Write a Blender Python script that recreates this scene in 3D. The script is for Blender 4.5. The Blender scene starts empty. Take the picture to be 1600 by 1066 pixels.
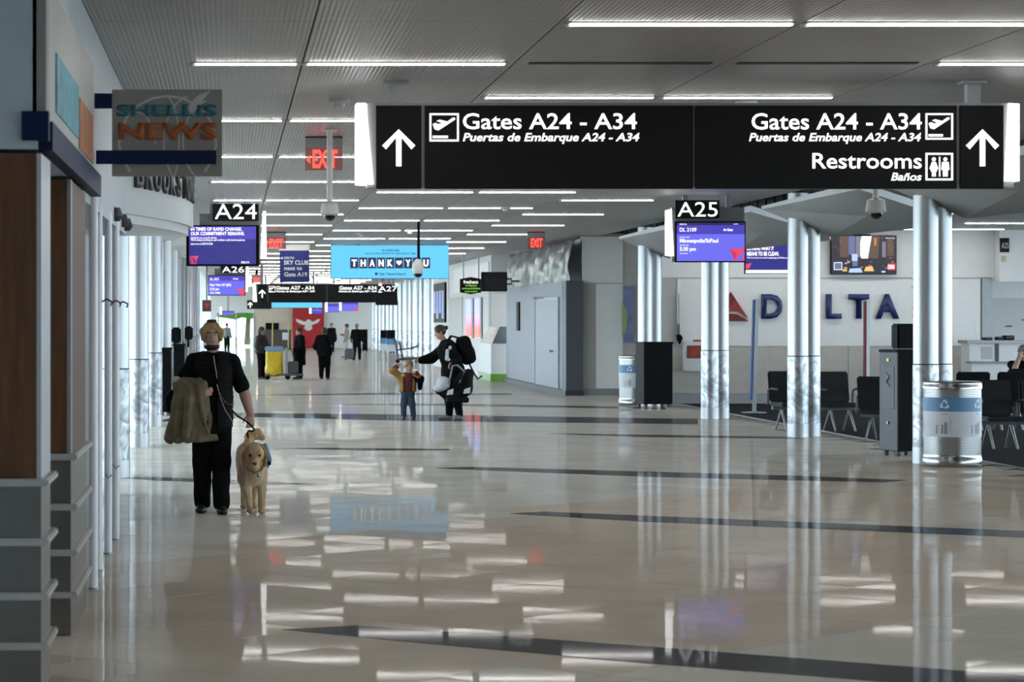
import bpy, bmesh, math, random
import numpy as np
from mathutils import Vector, Matrix, Euler

# ---------------------------------------------------------------- camera, world, exposure
scene = bpy.context.scene
COL = scene.collection
F = 4200.0            # focal length in pixels of the 1600 px wide frame
VX, VY = 360.0, 500.0 # where the corridor's far end converges
EYE = 1.8
cam_data = bpy.data.cameras.new('camera')
cam = bpy.data.objects.new('camera', cam_data)
COL.objects.link(cam)
cam.location = (0, 0, EYE)
cam.rotation_euler = (math.pi / 2, 0, 0)
cam_data.sensor_fit = 'HORIZONTAL'
cam_data.sensor_width = 36.0
cam_data.lens = F / 1600 * 36.0
cam_data.shift_x = (800 - VX) / 1600
cam_data.shift_y = (VY - 533) / 1600
cam_data.clip_start = 0.5
cam_data.clip_end = 1000
cam_data.dof.use_dof = True
cam_data.dof.focus_distance = 30
cam_data.dof.aperture_fstop = 5.6
scene.camera = cam

world = bpy.data.worlds.new('overcast_sky')
scene.world = world
world.use_nodes = True
bgn = world.node_tree.nodes['Background']
bgn.inputs[0].default_value = (0.82, 0.92, 1.0, 1)
bgn.inputs[1].default_value = 6.5
LAMP = 15.0           # emission strength of the linear ceiling lights

vs = scene.view_settings
vs.view_transform = 'Standard'
vs.look = 'None'
vs.gamma = 1.0
vs.use_curve_mapping = False
vs.exposure = 0.6
scene.cycles.max_bounces = 6
scene.cycles.diffuse_bounces = 4
scene.cycles.glossy_bounces = 3
scene.cycles.transparent_max_bounces = 12
scene.cycles.sample_clamp_indirect = 6.0
scene.cycles.caustics_reflective = False
scene.cycles.caustics_refractive = False

rng = random.Random(7)

def S(D): return F / D
def PX(px, D): return (px - VX) * D / F
def PZ(py, D): return EYE + (VY - py) * D / F
def W(px, py, D): return Vector((PX(px, D), D, PZ(py, D)))

# ---------------------------------------------------------------- materials
MATS = {}
def mat(name, col, rough=0.5, metal=0.0, emit=0.0, var=0.0, vscale=6.0, spec=0.5, bump=0.0, bscale=40.0, alpha=1.0, ecol=None, stretch=None):
    if name in MATS: return MATS[name]
    m = bpy.data.materials.new(name); m.use_nodes = True
    nt = m.node_tree; b = nt.nodes['Principled BSDF']
    c = (col[0], col[1], col[2], 1)
    b.inputs['Base Color'].default_value = c
    b.inputs['Roughness'].default_value = rough
    b.inputs['Metallic'].default_value = metal
    b.inputs['Specular IOR Level'].default_value = spec
    b.inputs['Alpha'].default_value = alpha
    if emit > 0:
        e = ecol or col
        b.inputs['Emission Color'].default_value = (e[0], e[1], e[2], 1)
        b.inputs['Emission Strength'].default_value = emit
    if var > 0 or bump > 0:
        tc = nt.nodes.new('ShaderNodeTexCoord')
        mp = nt.nodes.new('ShaderNodeMapping')
        if stretch: mp.inputs['Scale'].default_value = stretch
        nt.links.new(tc.outputs['Object'], mp.inputs[0])
    if var > 0:
        n = nt.nodes.new('ShaderNodeTexNoise'); n.inputs['Scale'].default_value = vscale; n.inputs['Detail'].default_value = 4
        nt.links.new(mp.outputs[0], n.inputs['Vector'])
        r = nt.nodes.new('ShaderNodeMapRange'); r.inputs[1].default_value = 0.3; r.inputs[2].default_value = 0.7
        r.inputs[3].default_value = 1 - var; r.inputs[4].default_value = 1 + var
        nt.links.new(n.outputs[0], r.inputs[0])
        mx = nt.nodes.new('ShaderNodeMix'); mx.data_type = 'RGBA'; mx.blend_type = 'MULTIPLY'; mx.inputs[0].default_value = 1
        mx.inputs[6].default_value = c
        nt.links.new(r.outputs[0], mx.inputs[7]); nt.links.new(mx.outputs[2], b.inputs['Base Color'])
    if bump > 0:
        n2 = nt.nodes.new('ShaderNodeTexNoise'); n2.inputs['Scale'].default_value = bscale; n2.inputs['Detail'].default_value = 3
        nt.links.new(mp.outputs[0], n2.inputs['Vector'])
        bp = nt.nodes.new('ShaderNodeBump'); bp.inputs['Strength'].default_value = bump; bp.inputs['Distance'].default_value = 0.02
        nt.links.new(n2.outputs[0], bp.inputs['Height']); nt.links.new(bp.outputs[0], b.inputs['Normal'])
    MATS[name] = m
    return m
def glow(name, col, s, sample=False):
    m = mat(name, (0.02, 0.02, 0.02), 0.4, emit=s, ecol=col)
    if not sample: m.cycles.emission_sampling = 'NONE'
    return m

M_WHITE = mat('white_paint', (0.72, 0.73, 0.73), 0.45, var=0.03)
M_WALL = mat('wall_paint', (0.70, 0.70, 0.69), 0.5, var=0.03, vscale=2)
M_WARMWALL = mat('warm_grey_wall', (0.50, 0.48, 0.45), 0.5, var=0.03, vscale=2)
M_BLACK = mat('black_plastic', (0.004, 0.004, 0.0045), 0.5, var=0.1, spec=0.08)
M_SIGNBLK = mat('sign_black', (0.004, 0.004, 0.0045), 0.55, spec=0.25, var=0.05)
M_GREYMET = mat('grey_metal', (0.32, 0.33, 0.34), 0.4, 0.6, var=0.05)
M_ALU = mat('satin_aluminium', (0.50, 0.52, 0.54), 0.36, 0.8, var=0.04, vscale=3)
M_CHROME = mat('chrome', (0.36, 0.365, 0.37), 0.2, 1.0, var=0.02)
M_DGREY = mat('dark_grey_metal', (0.07, 0.072, 0.08), 0.45, 0.2, var=0.05)
M_NAVY = mat('navy_paint', (0.006, 0.016, 0.06), 0.5, var=0.05, spec=0.15)
M_TXT = glow('lit_white_letter', (1, 1, 1), 1.15)
M_LED = glow('lit_white_edge', (1, 1, 1), 2.2, True)
M_LAMP = glow('lamp_lens', (1.0, 0.97, 0.93), LAMP, True)

# ---------------------------------------------------------------- mesh helpers
def set_props(o, label=None, cat=None, group=None, kind=None):
    if label: o['label'] = label
    if cat: o['category'] = cat
    if group: o['group'] = group
    if kind: o['kind'] = kind
    return o
def thing(name, label, cat, loc=(0, 0, 0), rz=0.0, group=None, kind=None):
    o = bpy.data.objects.new(name, None); COL.objects.link(o)
    o.empty_display_size = 0.1
    o.location = loc; o.rotation_euler = (0, 0, rz)
    return set_props(o, label, cat, group, kind)
def root_loc(o):
    v = Vector((0, 0, 0))
    while o is not None:
        v = v + Vector(o.location); o = o.parent
    return v
class MB:
    def __init__(s): s.v = []; s.f = []; s.mi = []; s.cur = 0
    def add(s, vs_, fs):
        b = len(s.v); s.v += [tuple(p) for p in vs_]
        for f in fs: s.f.append([b + i for i in f]); s.mi.append(s.cur)
        return s
    def box(s, x0, x1, y0, y1, z0, z1):
        return s.add([(x0,y0,z0),(x1,y0,z0),(x1,y1,z0),(x0,y1,z0),(x0,y0,z1),(x1,y0,z1),(x1,y1,z1),(x0,y1,z1)],
                     [(0,3,2,1),(4,5,6,7),(0,1,5,4),(1,2,6,5),(2,3,7,6),(3,0,4,7)])
    def prism(s, poly, y0, y1):          # poly of (x, z) seen from -Y
        a = sum(poly[i][0]*poly[(i+1)%len(poly)][1]-poly[(i+1)%len(poly)][0]*poly[i][1] for i in range(len(poly)))
        if a < 0: poly = poly[::-1]
        n = len(poly)
        return s.add([(x, y0, z) for x, z in poly]+[(x, y1, z) for x, z in poly],
              [list(range(n)), list(range(2*n-1, n-1, -1))]+[(i, n+i, n+(i+1)%n, (i+1)%n) for i in range(n)])
    def slab(s, poly, z0, z1):           # poly of (x, y)
        a = sum(poly[i][0]*poly[(i+1)%len(poly)][1]-poly[(i+1)%len(poly)][0]*poly[i][1] for i in range(len(poly)))
        if a < 0: poly = poly[::-1]
        n = len(poly)
        return s.add([(x, y, z0) for x, y in poly]+[(x, y, z1) for x, y in poly],
              [list(range(n-1, -1, -1)), list(range(n, 2*n))]+[(i, (i+1)%n, n+(i+1)%n, n+i) for i in range(n)])
    def plate(s, pts, nrm):              # planar-ish polygon of 3-D points thickened by vector nrm
        n = len(pts); nv = Vector(nrm)
        return s.add([tuple(p) for p in pts]+[tuple(Vector(p)+nv) for p in pts],
              [list(range(n)), list(range(2*n-1, n-1, -1))]+[(i, n+i, n+(i+1)%n, (i+1)%n) for i in range(n)])
    def lathe(s, prof, cx=0, cy=0, n=24, cap=True):
        b = []
        for r, z in prof:
            for i in range(n):
                t = 2*math.pi*i/n; b.append((cx+r*math.cos(t), cy+r*math.sin(t), z))
        fs = []
        for j in range(len(prof)-1):
            for i in range(n):
                k = (i+1) % n
                fs.append((j*n+i, j*n+k, (j+1)*n+k, (j+1)*n+i))
        if cap:
            fs.append(list(range(n-1, -1, -1))); fs.append([(len(prof)-1)*n+i for i in range(n)])
        return s.add(b, fs)
    def tube(s, pts, r, n=8, r1=None):
        pts = [Vector(p) for p in pts]; m = len(pts); vs_ = []; fs = []
        up = Vector((0.13, 0.31, 0.94)).normalized()
        for i, p in enumerate(pts):
            d = (pts[min(i+1, m-1)]-pts[max(i-1, 0)]).normalized()
            a = d.cross(up)
            if a.length < 0.05: a = d.cross(Vector((1, 0, 0)))
            a.normalize(); c = d.cross(a)
            rr = r if r1 is None else r+(r1-r)*i/max(1, m-1)
            for k in range(n):
                t = 2*math.pi*k/n; vs_.append(p+(a*math.cos(t)+c*math.sin(t))*rr)
        for i in range(m-1):
            for k in range(n):
                q = (k+1) % n
                fs.append((i*n+k, (i+1)*n+k, (i+1)*n+q, i*n+q))
        fs.append(list(range(n))); fs.append([(m-1)*n+k for k in range(n-1, -1, -1)])
        return s.add(vs_, fs)
    def ell(s, c, r, n=14, m=9, R=None):
        vs_ = []; fs = []
        for j in range(m+1):
            ph = math.pi*j/m
            for i in range(n):
                t = 2*math.pi*i/n
                p = Vector((r[0]*math.sin(ph)*math.cos(t), r[1]*math.sin(ph)*math.sin(t), r[2]*math.cos(ph)))
                if R is not None: p = R @ p
                vs_.append(p+Vector(c))
        for j in range(m):
            for i in range(n):
                k = (i+1) % n
                fs.append((j*n+i, (j+1)*n+i, (j+1)*n+k, j*n+k))
        return s.add(vs_, fs)
    def build(s, name, mats, parent=None, smooth=False, bevel=0.0, world=False, kind=None, label=None, auto=None):
        me = bpy.data.meshes.new(name)
        off = root_loc(parent) if (world and parent is not None) else Vector((0, 0, 0))
        me.from_pydata([(p[0]-off[0], p[1]-off[1], p[2]-off[2]) for p in s.v], [], s.f)
        if not isinstance(mats, (list, tuple)): mats = [mats]
        for m in mats: me.materials.append(m)
        if len(mats) > 1: me.polygons.foreach_set('material_index', s.mi)
        bm = bmesh.new(); bm.from_mesh(me)
        bmesh.ops.recalc_face_normals(bm, faces=bm.faces)
        if bevel > 0:
            bmesh.ops.bevel(bm, geom=list(bm.edges), offset=bevel, segments=2, affect='EDGES', clamp_overlap=True)
        if smooth:
            lim = math.radians(auto or 40)
            for f in bm.faces: f.smooth = True
            for e in bm.edges:
                if len(e.link_faces) == 2 and e.calc_face_angle(0) > lim: e.smooth = False
        bm.to_mesh(me); bm.free()
        o = bpy.data.objects.new(name, me); COL.objects.link(o)
        if parent is not None: o.parent = parent
        return set_props(o, label=label, kind=kind)
def B(*a): return MB().box(*a)
def rect(px0, py0, px1, py1, D, dep=0.05):
    """box whose front face covers a rectangle of the view at depth D"""
    return MB().box(PX(px0, D), PX(px1, D), D, D+dep, PZ(py1, D), PZ(py0, D))
def copy_tree(o, parent=None):
    c = o.copy(); COL.objects.link(c)
    c.parent = parent
    for ch in o.children: copy_tree(ch, c)
    return c
def struct(o): o['kind'] = 'structure'; return o

# text: flat lettering turned to mesh, fitted to a width and a cap height
_cap = {}
def text(name, st, x, z, y, cap, width, m, parent, align='L', shear=0.0, bold=0.0, ext=0.004, world=True, R=None, up=False):
    cu = bpy.data.curves.new('lettering', 'FONT')
    cu.body = st; cu.size = 1; cu.shear = shear; cu.offset = bold; cu.extrude = 0.0; cu.resolution_u = 3
    ob = bpy.data.objects.new('lettering', cu); COL.objects.link(ob)
    dg = bpy.context.evaluated_depsgraph_get()
    me = bpy.data.meshes.new_from_object(ob.evaluated_get(dg))
    bpy.data.objects.remove(ob); bpy.data.curves.remove(cu)
    n = len(me.vertices)
    co = np.zeros(n*3); me.vertices.foreach_get('co', co); co = co.reshape(-1, 3)
    x0, x1 = co[:, 0].min(), co[:, 0].max()
    sz = cap/0.70
    sx = width/(x1-x0) if width else sz
    xs = (co[:, 0]-x0)*sx
    if align == 'R': xs = xs-(x1-x0)*sx
    if align == 'C': xs = xs-(x1-x0)*sx/2
    zs = co[:, 1]*sz
    off = root_loc(parent) if world else Vector((0, 0, 0))
    out = np.stack([x+xs, np.full(n, y), z+zs], 1)
    if R is not None:
        c = np.array([x, y, z]); out = (out-c) @ np.array(R.to_3x3()).T+c
    out = out-np.array(off)
    # thicken towards +Y
    bm = bmesh.new(); me.vertices.foreach_set('co', out.ravel()); bm.from_mesh(me)
    bm.to_mesh(me); bm.free(); me.update()
    me.materials.clear(); me.materials.append(m)
    me.name = name
    o = bpy.data.objects.new(name, me); COL.objects.link(o); o.parent = parent
    if ext > 0:
        md = o.modifiers.new('thickness', 'SOLIDIFY'); md.thickness = ext; md.offset = 0
    return o
def ptext(name, st, px0, px1, base, top, D, m, parent, **k):
    return text(name, st, PX(px0, D), PZ(base, D), D-0.006, (base-top)*D/F, (px1-px0)*D/F, m, parent, **k)

# ---------------------------------------------------------------- smooth solids (signed distance fields meshed with surface nets)
class SDF:
    def __init__(s, lo, hi, vox):
        s.lo = np.array(lo, float); s.vox = vox
        s.n = np.ceil((np.array(hi)-s.lo)/vox).astype(int)+1
        s.ax = [s.lo[i]+vox*np.arange(s.n[i]) for i in range(3)]
        s.F = np.full(s.n, 1.0, np.float32)
    def reg(s, lo, hi):
        sl = []
        for i in range(3):
            a = int(max(0, math.floor((lo[i]-s.lo[i])/s.vox))); b = int(min(s.n[i], math.ceil((hi[i]-s.lo[i])/s.vox)+1))
            if b <= a: return None, None
            sl.append(slice(a, b))
        g = np.meshgrid(*[s.ax[i][sl[i]] for i in range(3)], indexing='ij', sparse=True)
        return tuple(sl), g
    def mix(s, sl, d, k, sub=False):
        a = s.F[sl]
        if sub: s.F[sl] = np.maximum(a, -d); return
        if k <= 0: s.F[sl] = np.minimum(a, d); return
        h = np.maximum(k-np.abs(a-d), 0)/k
        s.F[sl] = np.minimum(a, d)-h*h*k*0.25
    def cap(s, a, b, ra, rb=None, k=0.03, sub=False):
        rb = ra if rb is None else rb
        a = np.array(a, float); b = np.array(b, float); m = max(ra, rb)+k+2*s.vox
        sl, g = s.reg(np.minimum(a, b)-m, np.maximum(a, b)+m)
        if sl is None: return s
        ba = b-a; L = max(1e-9, ba @ ba)
        t = np.clip(((g[0]-a[0])*ba[0]+(g[1]-a[1])*ba[1]+(g[2]-a[2])*ba[2])/L, 0, 1)
        d = np.sqrt((g[0]-a[0]-t*ba[0])**2+(g[1]-a[1]-t*ba[1])**2+(g[2]-a[2]-t*ba[2])**2)-(ra+(rb-ra)*t)
        s.mix(sl, d, k, sub); return s
    def ell(s, c, r, k=0.03, R=None, sub=False):
        c = np.array(c, float); m = max(r)+k+2*s.vox
        sl, g = s.reg(c-m, c+m)
        if sl is None: return s
        q = [g[0]-c[0], g[1]-c[1], g[2]-c[2]]
        if R is not None:
            R = np.array(R); q = [q[0]*R[0, i]+q[1]*R[1, i]+q[2]*R[2, i] for i in range(3)]   # columns are the axes
        k0 = np.sqrt((q[0]/r[0])**2+(q[1]/r[1])**2+(q[2]/r[2])**2)
        k1 = np.sqrt((q[0]/r[0]**2)**2+(q[1]/r[1]**2)**2+(q[2]/r[2]**2)**2)+1e-9
        s.mix(sl, k0*(k0-1)/k1, k, sub); return s
    def box(s, c, h, rad=0.02, k=0.02, R=None, sub=False):
        c = np.array(c, float); m = math.sqrt(sum(x*x for x in h))+k+2*s.vox
        sl, g = s.reg(c-m, c+m)
        if sl is None: return s
        q = [g[0]-c[0], g[1]-c[1], g[2]-c[2]]
        if R is not None:
            R = np.array(R); q = [q[0]*R[0, i]+q[1]*R[1, i]+q[2]*R[2, i] for i in range(3)]
        q = [np.abs(q[i])-(h[i]-rad) for i in range(3)]
        d = np.sqrt(np.maximum(q[0], 0)**2+np.maximum(q[1], 0)**2+np.maximum(q[2], 0)**2)+np.minimum(np.maximum(np.maximum(q[0], q[1]), q[2]), 0)-rad
        s.mix(sl, d, k, sub); return s
    def cut(s, p, n):       # removes the side n points to
        g = np.meshgrid(*s.ax, indexing='ij', sparse=True)
        s.F = np.maximum(s.F, ((g[0]-p[0])*n[0]+(g[1]-p[1])*n[1]+(g[2]-p[2])*n[2]).astype(np.float32)); return s
    def wrinkle(s, amp, fx, fy, fz, ph=0.0):
        g = np.meshgrid(*s.ax, indexing='ij', sparse=True)
        w = np.sin(fx*g[0]+3*np.sin(2.3*g[2]*4+ph)+ph)*np.sin(fy*g[1]+1.7*ph)*0.5+0.5*np.sin(fz*g[2]+2.2*np.sin(9*g[0]+ph)+5*g[1])
        s.F = s.F+(amp*w).astype(np.float32); return s
    def arrays(s):
        f = s.F; f = np.pad(f, 1, constant_values=1.0); lo = s.lo-s.vox
        neg = f < 0
        nx, ny, nz = f.shape
        c = np.zeros((nx-1, ny-1, nz-1), np.int8)
        for dx in (0, 1):
            for dy in (0, 1):
                for dz in (0, 1):
                    c += neg[dx:nx-1+dx, dy:ny-1+dy, dz:nz-1+dz]
        act = (c > 0) & (c < 8)
        idx = np.argwhere(act); ids = np.full(act.shape, -1, np.int64); ids[act] = np.arange(len(idx))
        acc = np.zeros((len(idx), 3)); cnt = np.zeros(len(idx))
        corners = [(i, j, k) for i in (0, 1) for j in (0, 1) for k in (0, 1)]
        val = {cn: f[idx[:, 0]+cn[0], idx[:, 1]+cn[1], idx[:, 2]+cn[2]].astype(float) for cn in corners}
        for a in corners:
            for ax in range(3):
                if a[ax] == 0:
                    b = tuple(1 if q == ax else a[q] for q in range(3))
                    va, vb = val[a], val[b]; m = (va < 0) != (vb < 0)
                    t = np.where(m, va/np.where(m, va-vb, 1), 0)
                    p = np.tile(np.array(a, float), (len(idx), 1)); p[:, ax] += t
                    acc += p*m[:, None]; cnt += m
        V = lo+s.vox*(idx+acc/cnt[:, None])
        Q = []
        for ax in range(3):
            u, v = (ax+1) % 3, (ax+2) % 3
            sl0 = [slice(1, -1)]*3; sl0[ax] = slice(0, f.shape[ax]-1)
            a = neg[tuple(sl0)]; sl1 = list(sl0); sl1[ax] = slice(1, f.shape[ax]); b = neg[tuple(sl1)]
            e = np.argwhere(a != b); flip = a[tuple(e.T)]
            e2 = e.copy()
            for q in range(3):
                if q != ax: e2[:, q] += 1
            def cell(du, dv):
                p = e2.copy(); p[:, u] -= du; p[:, v] -= dv
                return ids[p[:, 0], p[:, 1], p[:, 2]]
            q4 = np.stack([cell(1, 1), cell(0, 1), cell(0, 0), cell(1, 0)], 1)
            q4[~flip] = q4[~flip][:, ::-1]
            Q.append(q4)
        Q = np.concatenate(Q); Q = Q[(Q >= 0).all(1)]
        return V, Q
    def build(s, name, m, parent=None, relax=1, kind=None, label=None):
        V, Q = s.arrays()
        for _ in range(relax):
            acc = np.zeros_like(V); cnt = np.zeros(len(V))
            for i in range(4):
                a, b = Q[:, i], Q[:, (i+1) % 4]
                np.add.at(acc, a, V[b]); np.add.at(cnt, a, 1); np.add.at(acc, b, V[a]); np.add.at(cnt, b, 1)
            V = 0.5*V+0.5*acc/np.maximum(cnt, 1)[:, None]
        me = bpy.data.meshes.new(name)
        me.vertices.add(len(V)); me.vertices.foreach_set('co', V.ravel())
        me.loops.add(len(Q)*4); me.loops.foreach_set('vertex_index', Q.ravel().astype(np.int32))
        me.polygons.add(len(Q)); me.polygons.foreach_set('loop_start', np.arange(0, len(Q)*4, 4, dtype=np.int32))
        me.polygons.foreach_set('use_smooth', np.ones(len(Q), bool))
        me.update(calc_edges=True); me.validate()
        me.materials.append(m)
        o = bpy.data.objects.new(name, me); COL.objects.link(o)
        if parent is not None: o.parent = parent
        return set_props(o, label=label, kind=kind)
# ================================================================ THE SETTING
CEIL = 3.8
# ---- floor
def floor_mat(name, col):
    """polished stone: diffuse body under a thin worn gloss"""
    m = bpy.data.materials.new(name); m.use_nodes = True; nt = m.node_tree; nt.nodes.clear()
    N = nt.nodes.new; L = nt.links.new
    out = N('ShaderNodeOutputMaterial'); mx = N('ShaderNodeMixShader'); df = N('ShaderNodeBsdfDiffuse'); gl = N('ShaderNodeBsdfGlossy')
    fr = N('ShaderNodeFresnel'); fr.inputs[0].default_value = 1.45
    mm = N('ShaderNodeMath'); mm.operation = 'MULTIPLY'; mm.inputs[1].default_value = 0.31
    L(fr.outputs[0], mm.inputs[0]); L(mm.outputs[0], mx.inputs[0])
    g = N('ShaderNodeNewGeometry')
    n = N('ShaderNodeTexNoise'); n.inputs['Scale'].default_value = 1.1; n.inputs['Detail'].default_value = 4; L(g.outputs['Position'], n.inputs['Vector'])
    n3 = N('ShaderNodeTexNoise'); n3.inputs['Scale'].default_value = 60; n3.inputs['Detail'].default_value = 2; L(g.outputs['Position'], n3.inputs['Vector'])
    ad = N('ShaderNodeMath'); ad.operation = 'MULTIPLY_ADD'; ad.inputs[1].default_value = 0.4; L(n3.outputs[0], ad.inputs[0]); L(n.outputs[0], ad.inputs[2])
    r = N('ShaderNodeMapRange'); r.inputs[1].default_value = 0.4; r.inputs[2].default_value = 1.0; r.inputs[3].default_value = 0.9; r.inputs[4].default_value = 1.1; L(ad.outputs[0], r.inputs[0])
    mc = N('ShaderNodeMix'); mc.data_type = 'RGBA'; mc.blend_type = 'MULTIPLY'; mc.inputs[0].default_value = 1; mc.inputs[6].default_value = (*col, 1)
    L(r.outputs[0], mc.inputs[7]); L(mc.outputs[2], df.inputs[0])
    n2 = N('ShaderNodeTexNoise'); n2.inputs['Scale'].default_value = 3; L(g.outputs['Position'], n2.inputs['Vector'])
    r2 = N('ShaderNodeMapRange'); r2.inputs[3].default_value = 0.018; r2.inputs[4].default_value = 0.045; L(n2.outputs[0], r2.inputs[0]); L(r2.outputs[0], gl.inputs['Roughness'])
    L(df.outputs[0], mx.inputs[1]); L(gl.outputs[0], mx.inputs[2]); L(mx.outputs[0], out.inputs[0])
    return m
M_TAN = floor_mat('tan_terrazzo', (0.69, 0.60, 0.495))
M_PALE = floor_mat('pale_terrazzo', (0.72, 0.685, 0.62))
M_STRIPE = floor_mat('dark_terrazzo', (0.12, 0.12, 0.125))
M_GROUT = mat('grout', (0.25, 0.23, 0.20), 0.5, var=0.05)
M_CARPET = mat('dark_carpet', (0.012, 0.0125, 0.016), 0.95, var=0.25, vscale=30, spec=0.1)

fl = struct(B(-7, 9.6, -16, 172, -0.3, -0.012).build('floor', M_GROUT))
fl['label'] = 'polished terrazzo concourse floor in tan and pale grey'
TILE = 0.61; ang = math.radians(49)
ux, uy = math.cos(ang), math.sin(ang)
tile_me = {}
for nm, m in (('tan', M_TAN), ('pale', M_PALE)):
    h = (TILE-0.005)/2
    me = bpy.data.meshes.new('tile'); v = []
    me.from_pydata([(-h,-h,-.01),(h,-h,-.01),(h,h,-.01),(-h,h,-.01),(-h,-h,0),(h,-h,0),(h,h,0),(-h,h,0)], [],
                   [(0,3,2,1),(4,5,6,7),(0,1,5,4),(1,2,6,5),(2,3,7,6),(3,0,4,7)])
    me.materials.append(m); tile_me[nm] = me
def zone(x, y):
    """tan band between two diagonal joints"""
    if y-14.8 < (x-2.61)*1.08: return 'pale'
    if y-24.6 > (x-2.3)*1.5: return 'pale'
    return 'tan'
cells = []
for i in range(-40, 260):
    for j in range(-200, 240):
        x = (i*ux-j*uy)*TILE; y = 10+(i*uy+j*ux)*TILE
        if -6.8 < x < 9.3 and 9 < y < 171.5: cells.append((x, y))
vis = []
rest = []
for x, y in cells:
    px = VX+F*x/y; py = VY+F*EYE/y
    if -60 < px < 1660 and py < 1100 and x > -0.95: vis.append((y, x))
    else: rest.append((x, y))
vis.sort()
for y, x in vis[:300]:
    o = bpy.data.objects.new('tile', tile_me[zone(x, y)]); COL.objects.link(o)
    o.parent = fl; o.location = (x, y, 0)
    o.rotation_euler = (rng.gauss(0, 0.0011), rng.gauss(0, 0.0011), ang)
rest += [(x, y) for y, x in vis[300:]]
mb = MB(); h = (TILE-0.005)/2
for x, y in rest:
    a, b = rng.gauss(0, 0.0011), rng.gauss(0, 0.0011)
    vv = []
    for su, sv in ((-h,-h),(h,-h),(h,h),(-h,h)):
        vv.append((x+su*ux-sv*uy, y+su*uy+sv*ux, su*a+sv*b))
    mb.cur = 0 if zone(x, y) == 'tan' else 1
    mb.add(vv, [(0, 1, 2, 3)])
mb.build('distant_tiles', [M_TAN, M_PALE], fl, kind='stuff')
# dark tapering inlays (x, depth) outlines measured on the floor
def G(px, py):
    D = F*EYE/(py-VY); return (PX(px, D), D)
inl = [[(440,984),(560,978),(1000,1010),(1620,1058),(1620,1085),(1000,1036),(620,1002)],
       [(795,803),(850,800),(1620,831),(1620,841),(1000,815)],
       [(680,732),(740,730),(1250,744),(1420,751),(1380,754),(1000,745)],
       [(190,747),(240,746),(400,752),(495,757),(400,757),(240,751)],
       [(855,678),(900,678),(1230,683),(1260,686),(1000,683)],
       [(430,701),(520,700),(700,702),(705,704),(560,704)],
       [(240,660),(300,645),(640,648),(1090,655),(1090,663),(640,658),(400,652)],
       [(520,632),(700,631),(1040,637),(1040,640),(760,635)],
       [(380,618),(600,614),(800,615),(800,617),(600,617)]]
for p in inl:
    MB().slab([G(*q) for q in p], -0.004, 0.0025).build('inlay_strip', M_STRIPE, fl)
# carpet of the gate lounge
cp = struct(B(9.6, 24, -16, 64, -0.3, 0.004).build('floor_carpet', M_CARPET))
B(9.585, 9.615, -16, 64, -0.01, 0.008).build('edge_trim', M_GREYMET, cp)

# ---- ceiling: ribbed metal panels
def ceil_mat():
    m = mat('ribbed_ceiling_metal', (0.36, 0.35, 0.335), 0.42, 0.25, var=0.04, vscale=0.8)
    nt = m.node_tree; b = nt.nodes['Principled BSDF']
    g = nt.nodes.new('ShaderNodeNewGeometry')
    def wave(ax, sc):
        w = nt.nodes.new('ShaderNodeTexWave'); w.wave_type = 'BANDS'; w.bands_direction = ax
        w.inputs['Scale'].default_value = sc; nt.links.new(g.outputs['Position'], w.inputs['Vector']); return w
    w1, w2 = wave('X', 9.0), wave('Y', 2.2)
    ad = nt.nodes.new('ShaderNodeMath'); ad.operation = 'MULTIPLY_ADD'; ad.inputs[1].default_value = 0.35
    nt.links.new(w2.outputs[1], ad.inputs[0]); nt.links.new(w1.outputs[1], ad.inputs[2])
    bp = nt.nodes.new('ShaderNodeBump'); bp.inputs['Strength'].default_value = 0.35; bp.inputs['Distance'].default_value = 0.01
    nt.links.new(ad.outputs[0], bp.inputs['Height']); nt.links.new(bp.outputs[0], b.inputs['Normal'])
    return m
M_CEIL = ceil_mat()
M_SLAB = mat('dark_plenum', (0.05, 0.055, 0.065), 0.7, var=0.05)
ce = struct(B(-7, 24, -16, 172, 4.4, 4.6).build('ceiling', M_SLAB))
xs = [-0.93, 0.56, 2.21, 3.84, 5.44, 7.1, 8.8]
ROW0 = 18.0; STEP = 2.98
pan_me = {}
for r in range(-11, 51):
    y0 = ROW0+STEP*r; y1 = y0+STEP
    for i in range(6):
        key = i
        if key not in pan_me:
            w = (xs[i+1]-xs[i])-0.012
            pan_me[key] = B(0, w, 0, STEP-0.012, 0, 0.04)
            o = pan_me[key].build('ceiling_panel', M_CEIL, ce); pan_me[key] = o.data
        else:
            o = bpy.data.objects.new('ceiling_panel', pan_me[key]); COL.objects.link(o); o.parent = ce
        o.location = (xs[i]+0.006, y0+0.006, CEIL)
# left margin of ceiling past the shops, lounge ceiling, plenum wall
struct(B(-7, -0.93, 24.0, 172, CEIL, CEIL+0.05).build('ceiling_left_margin', M_WALL))
struct(B(9.4, 24, -16, 64, 3.72, 3.78).build('ceiling_lounge', M_WARMWALL))
mb = MB().box(9.38, 9.44, -16, 64, 3.72, 4.4)
struct(mb.build('trim_1', M_SLAB))
t1 = bpy.data.objects['trim_1']
for k in range(60):
    y = 20+k*0.75
    B(9.35, 9.38, y, y+0.06, 3.75, 4.38).build('rib', M_SLAB, t1)
struct(B(8.8, 24, 64, 172, CEIL, CEIL+0.05).build('ceiling_far_right', M_WARMWALL))

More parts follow.
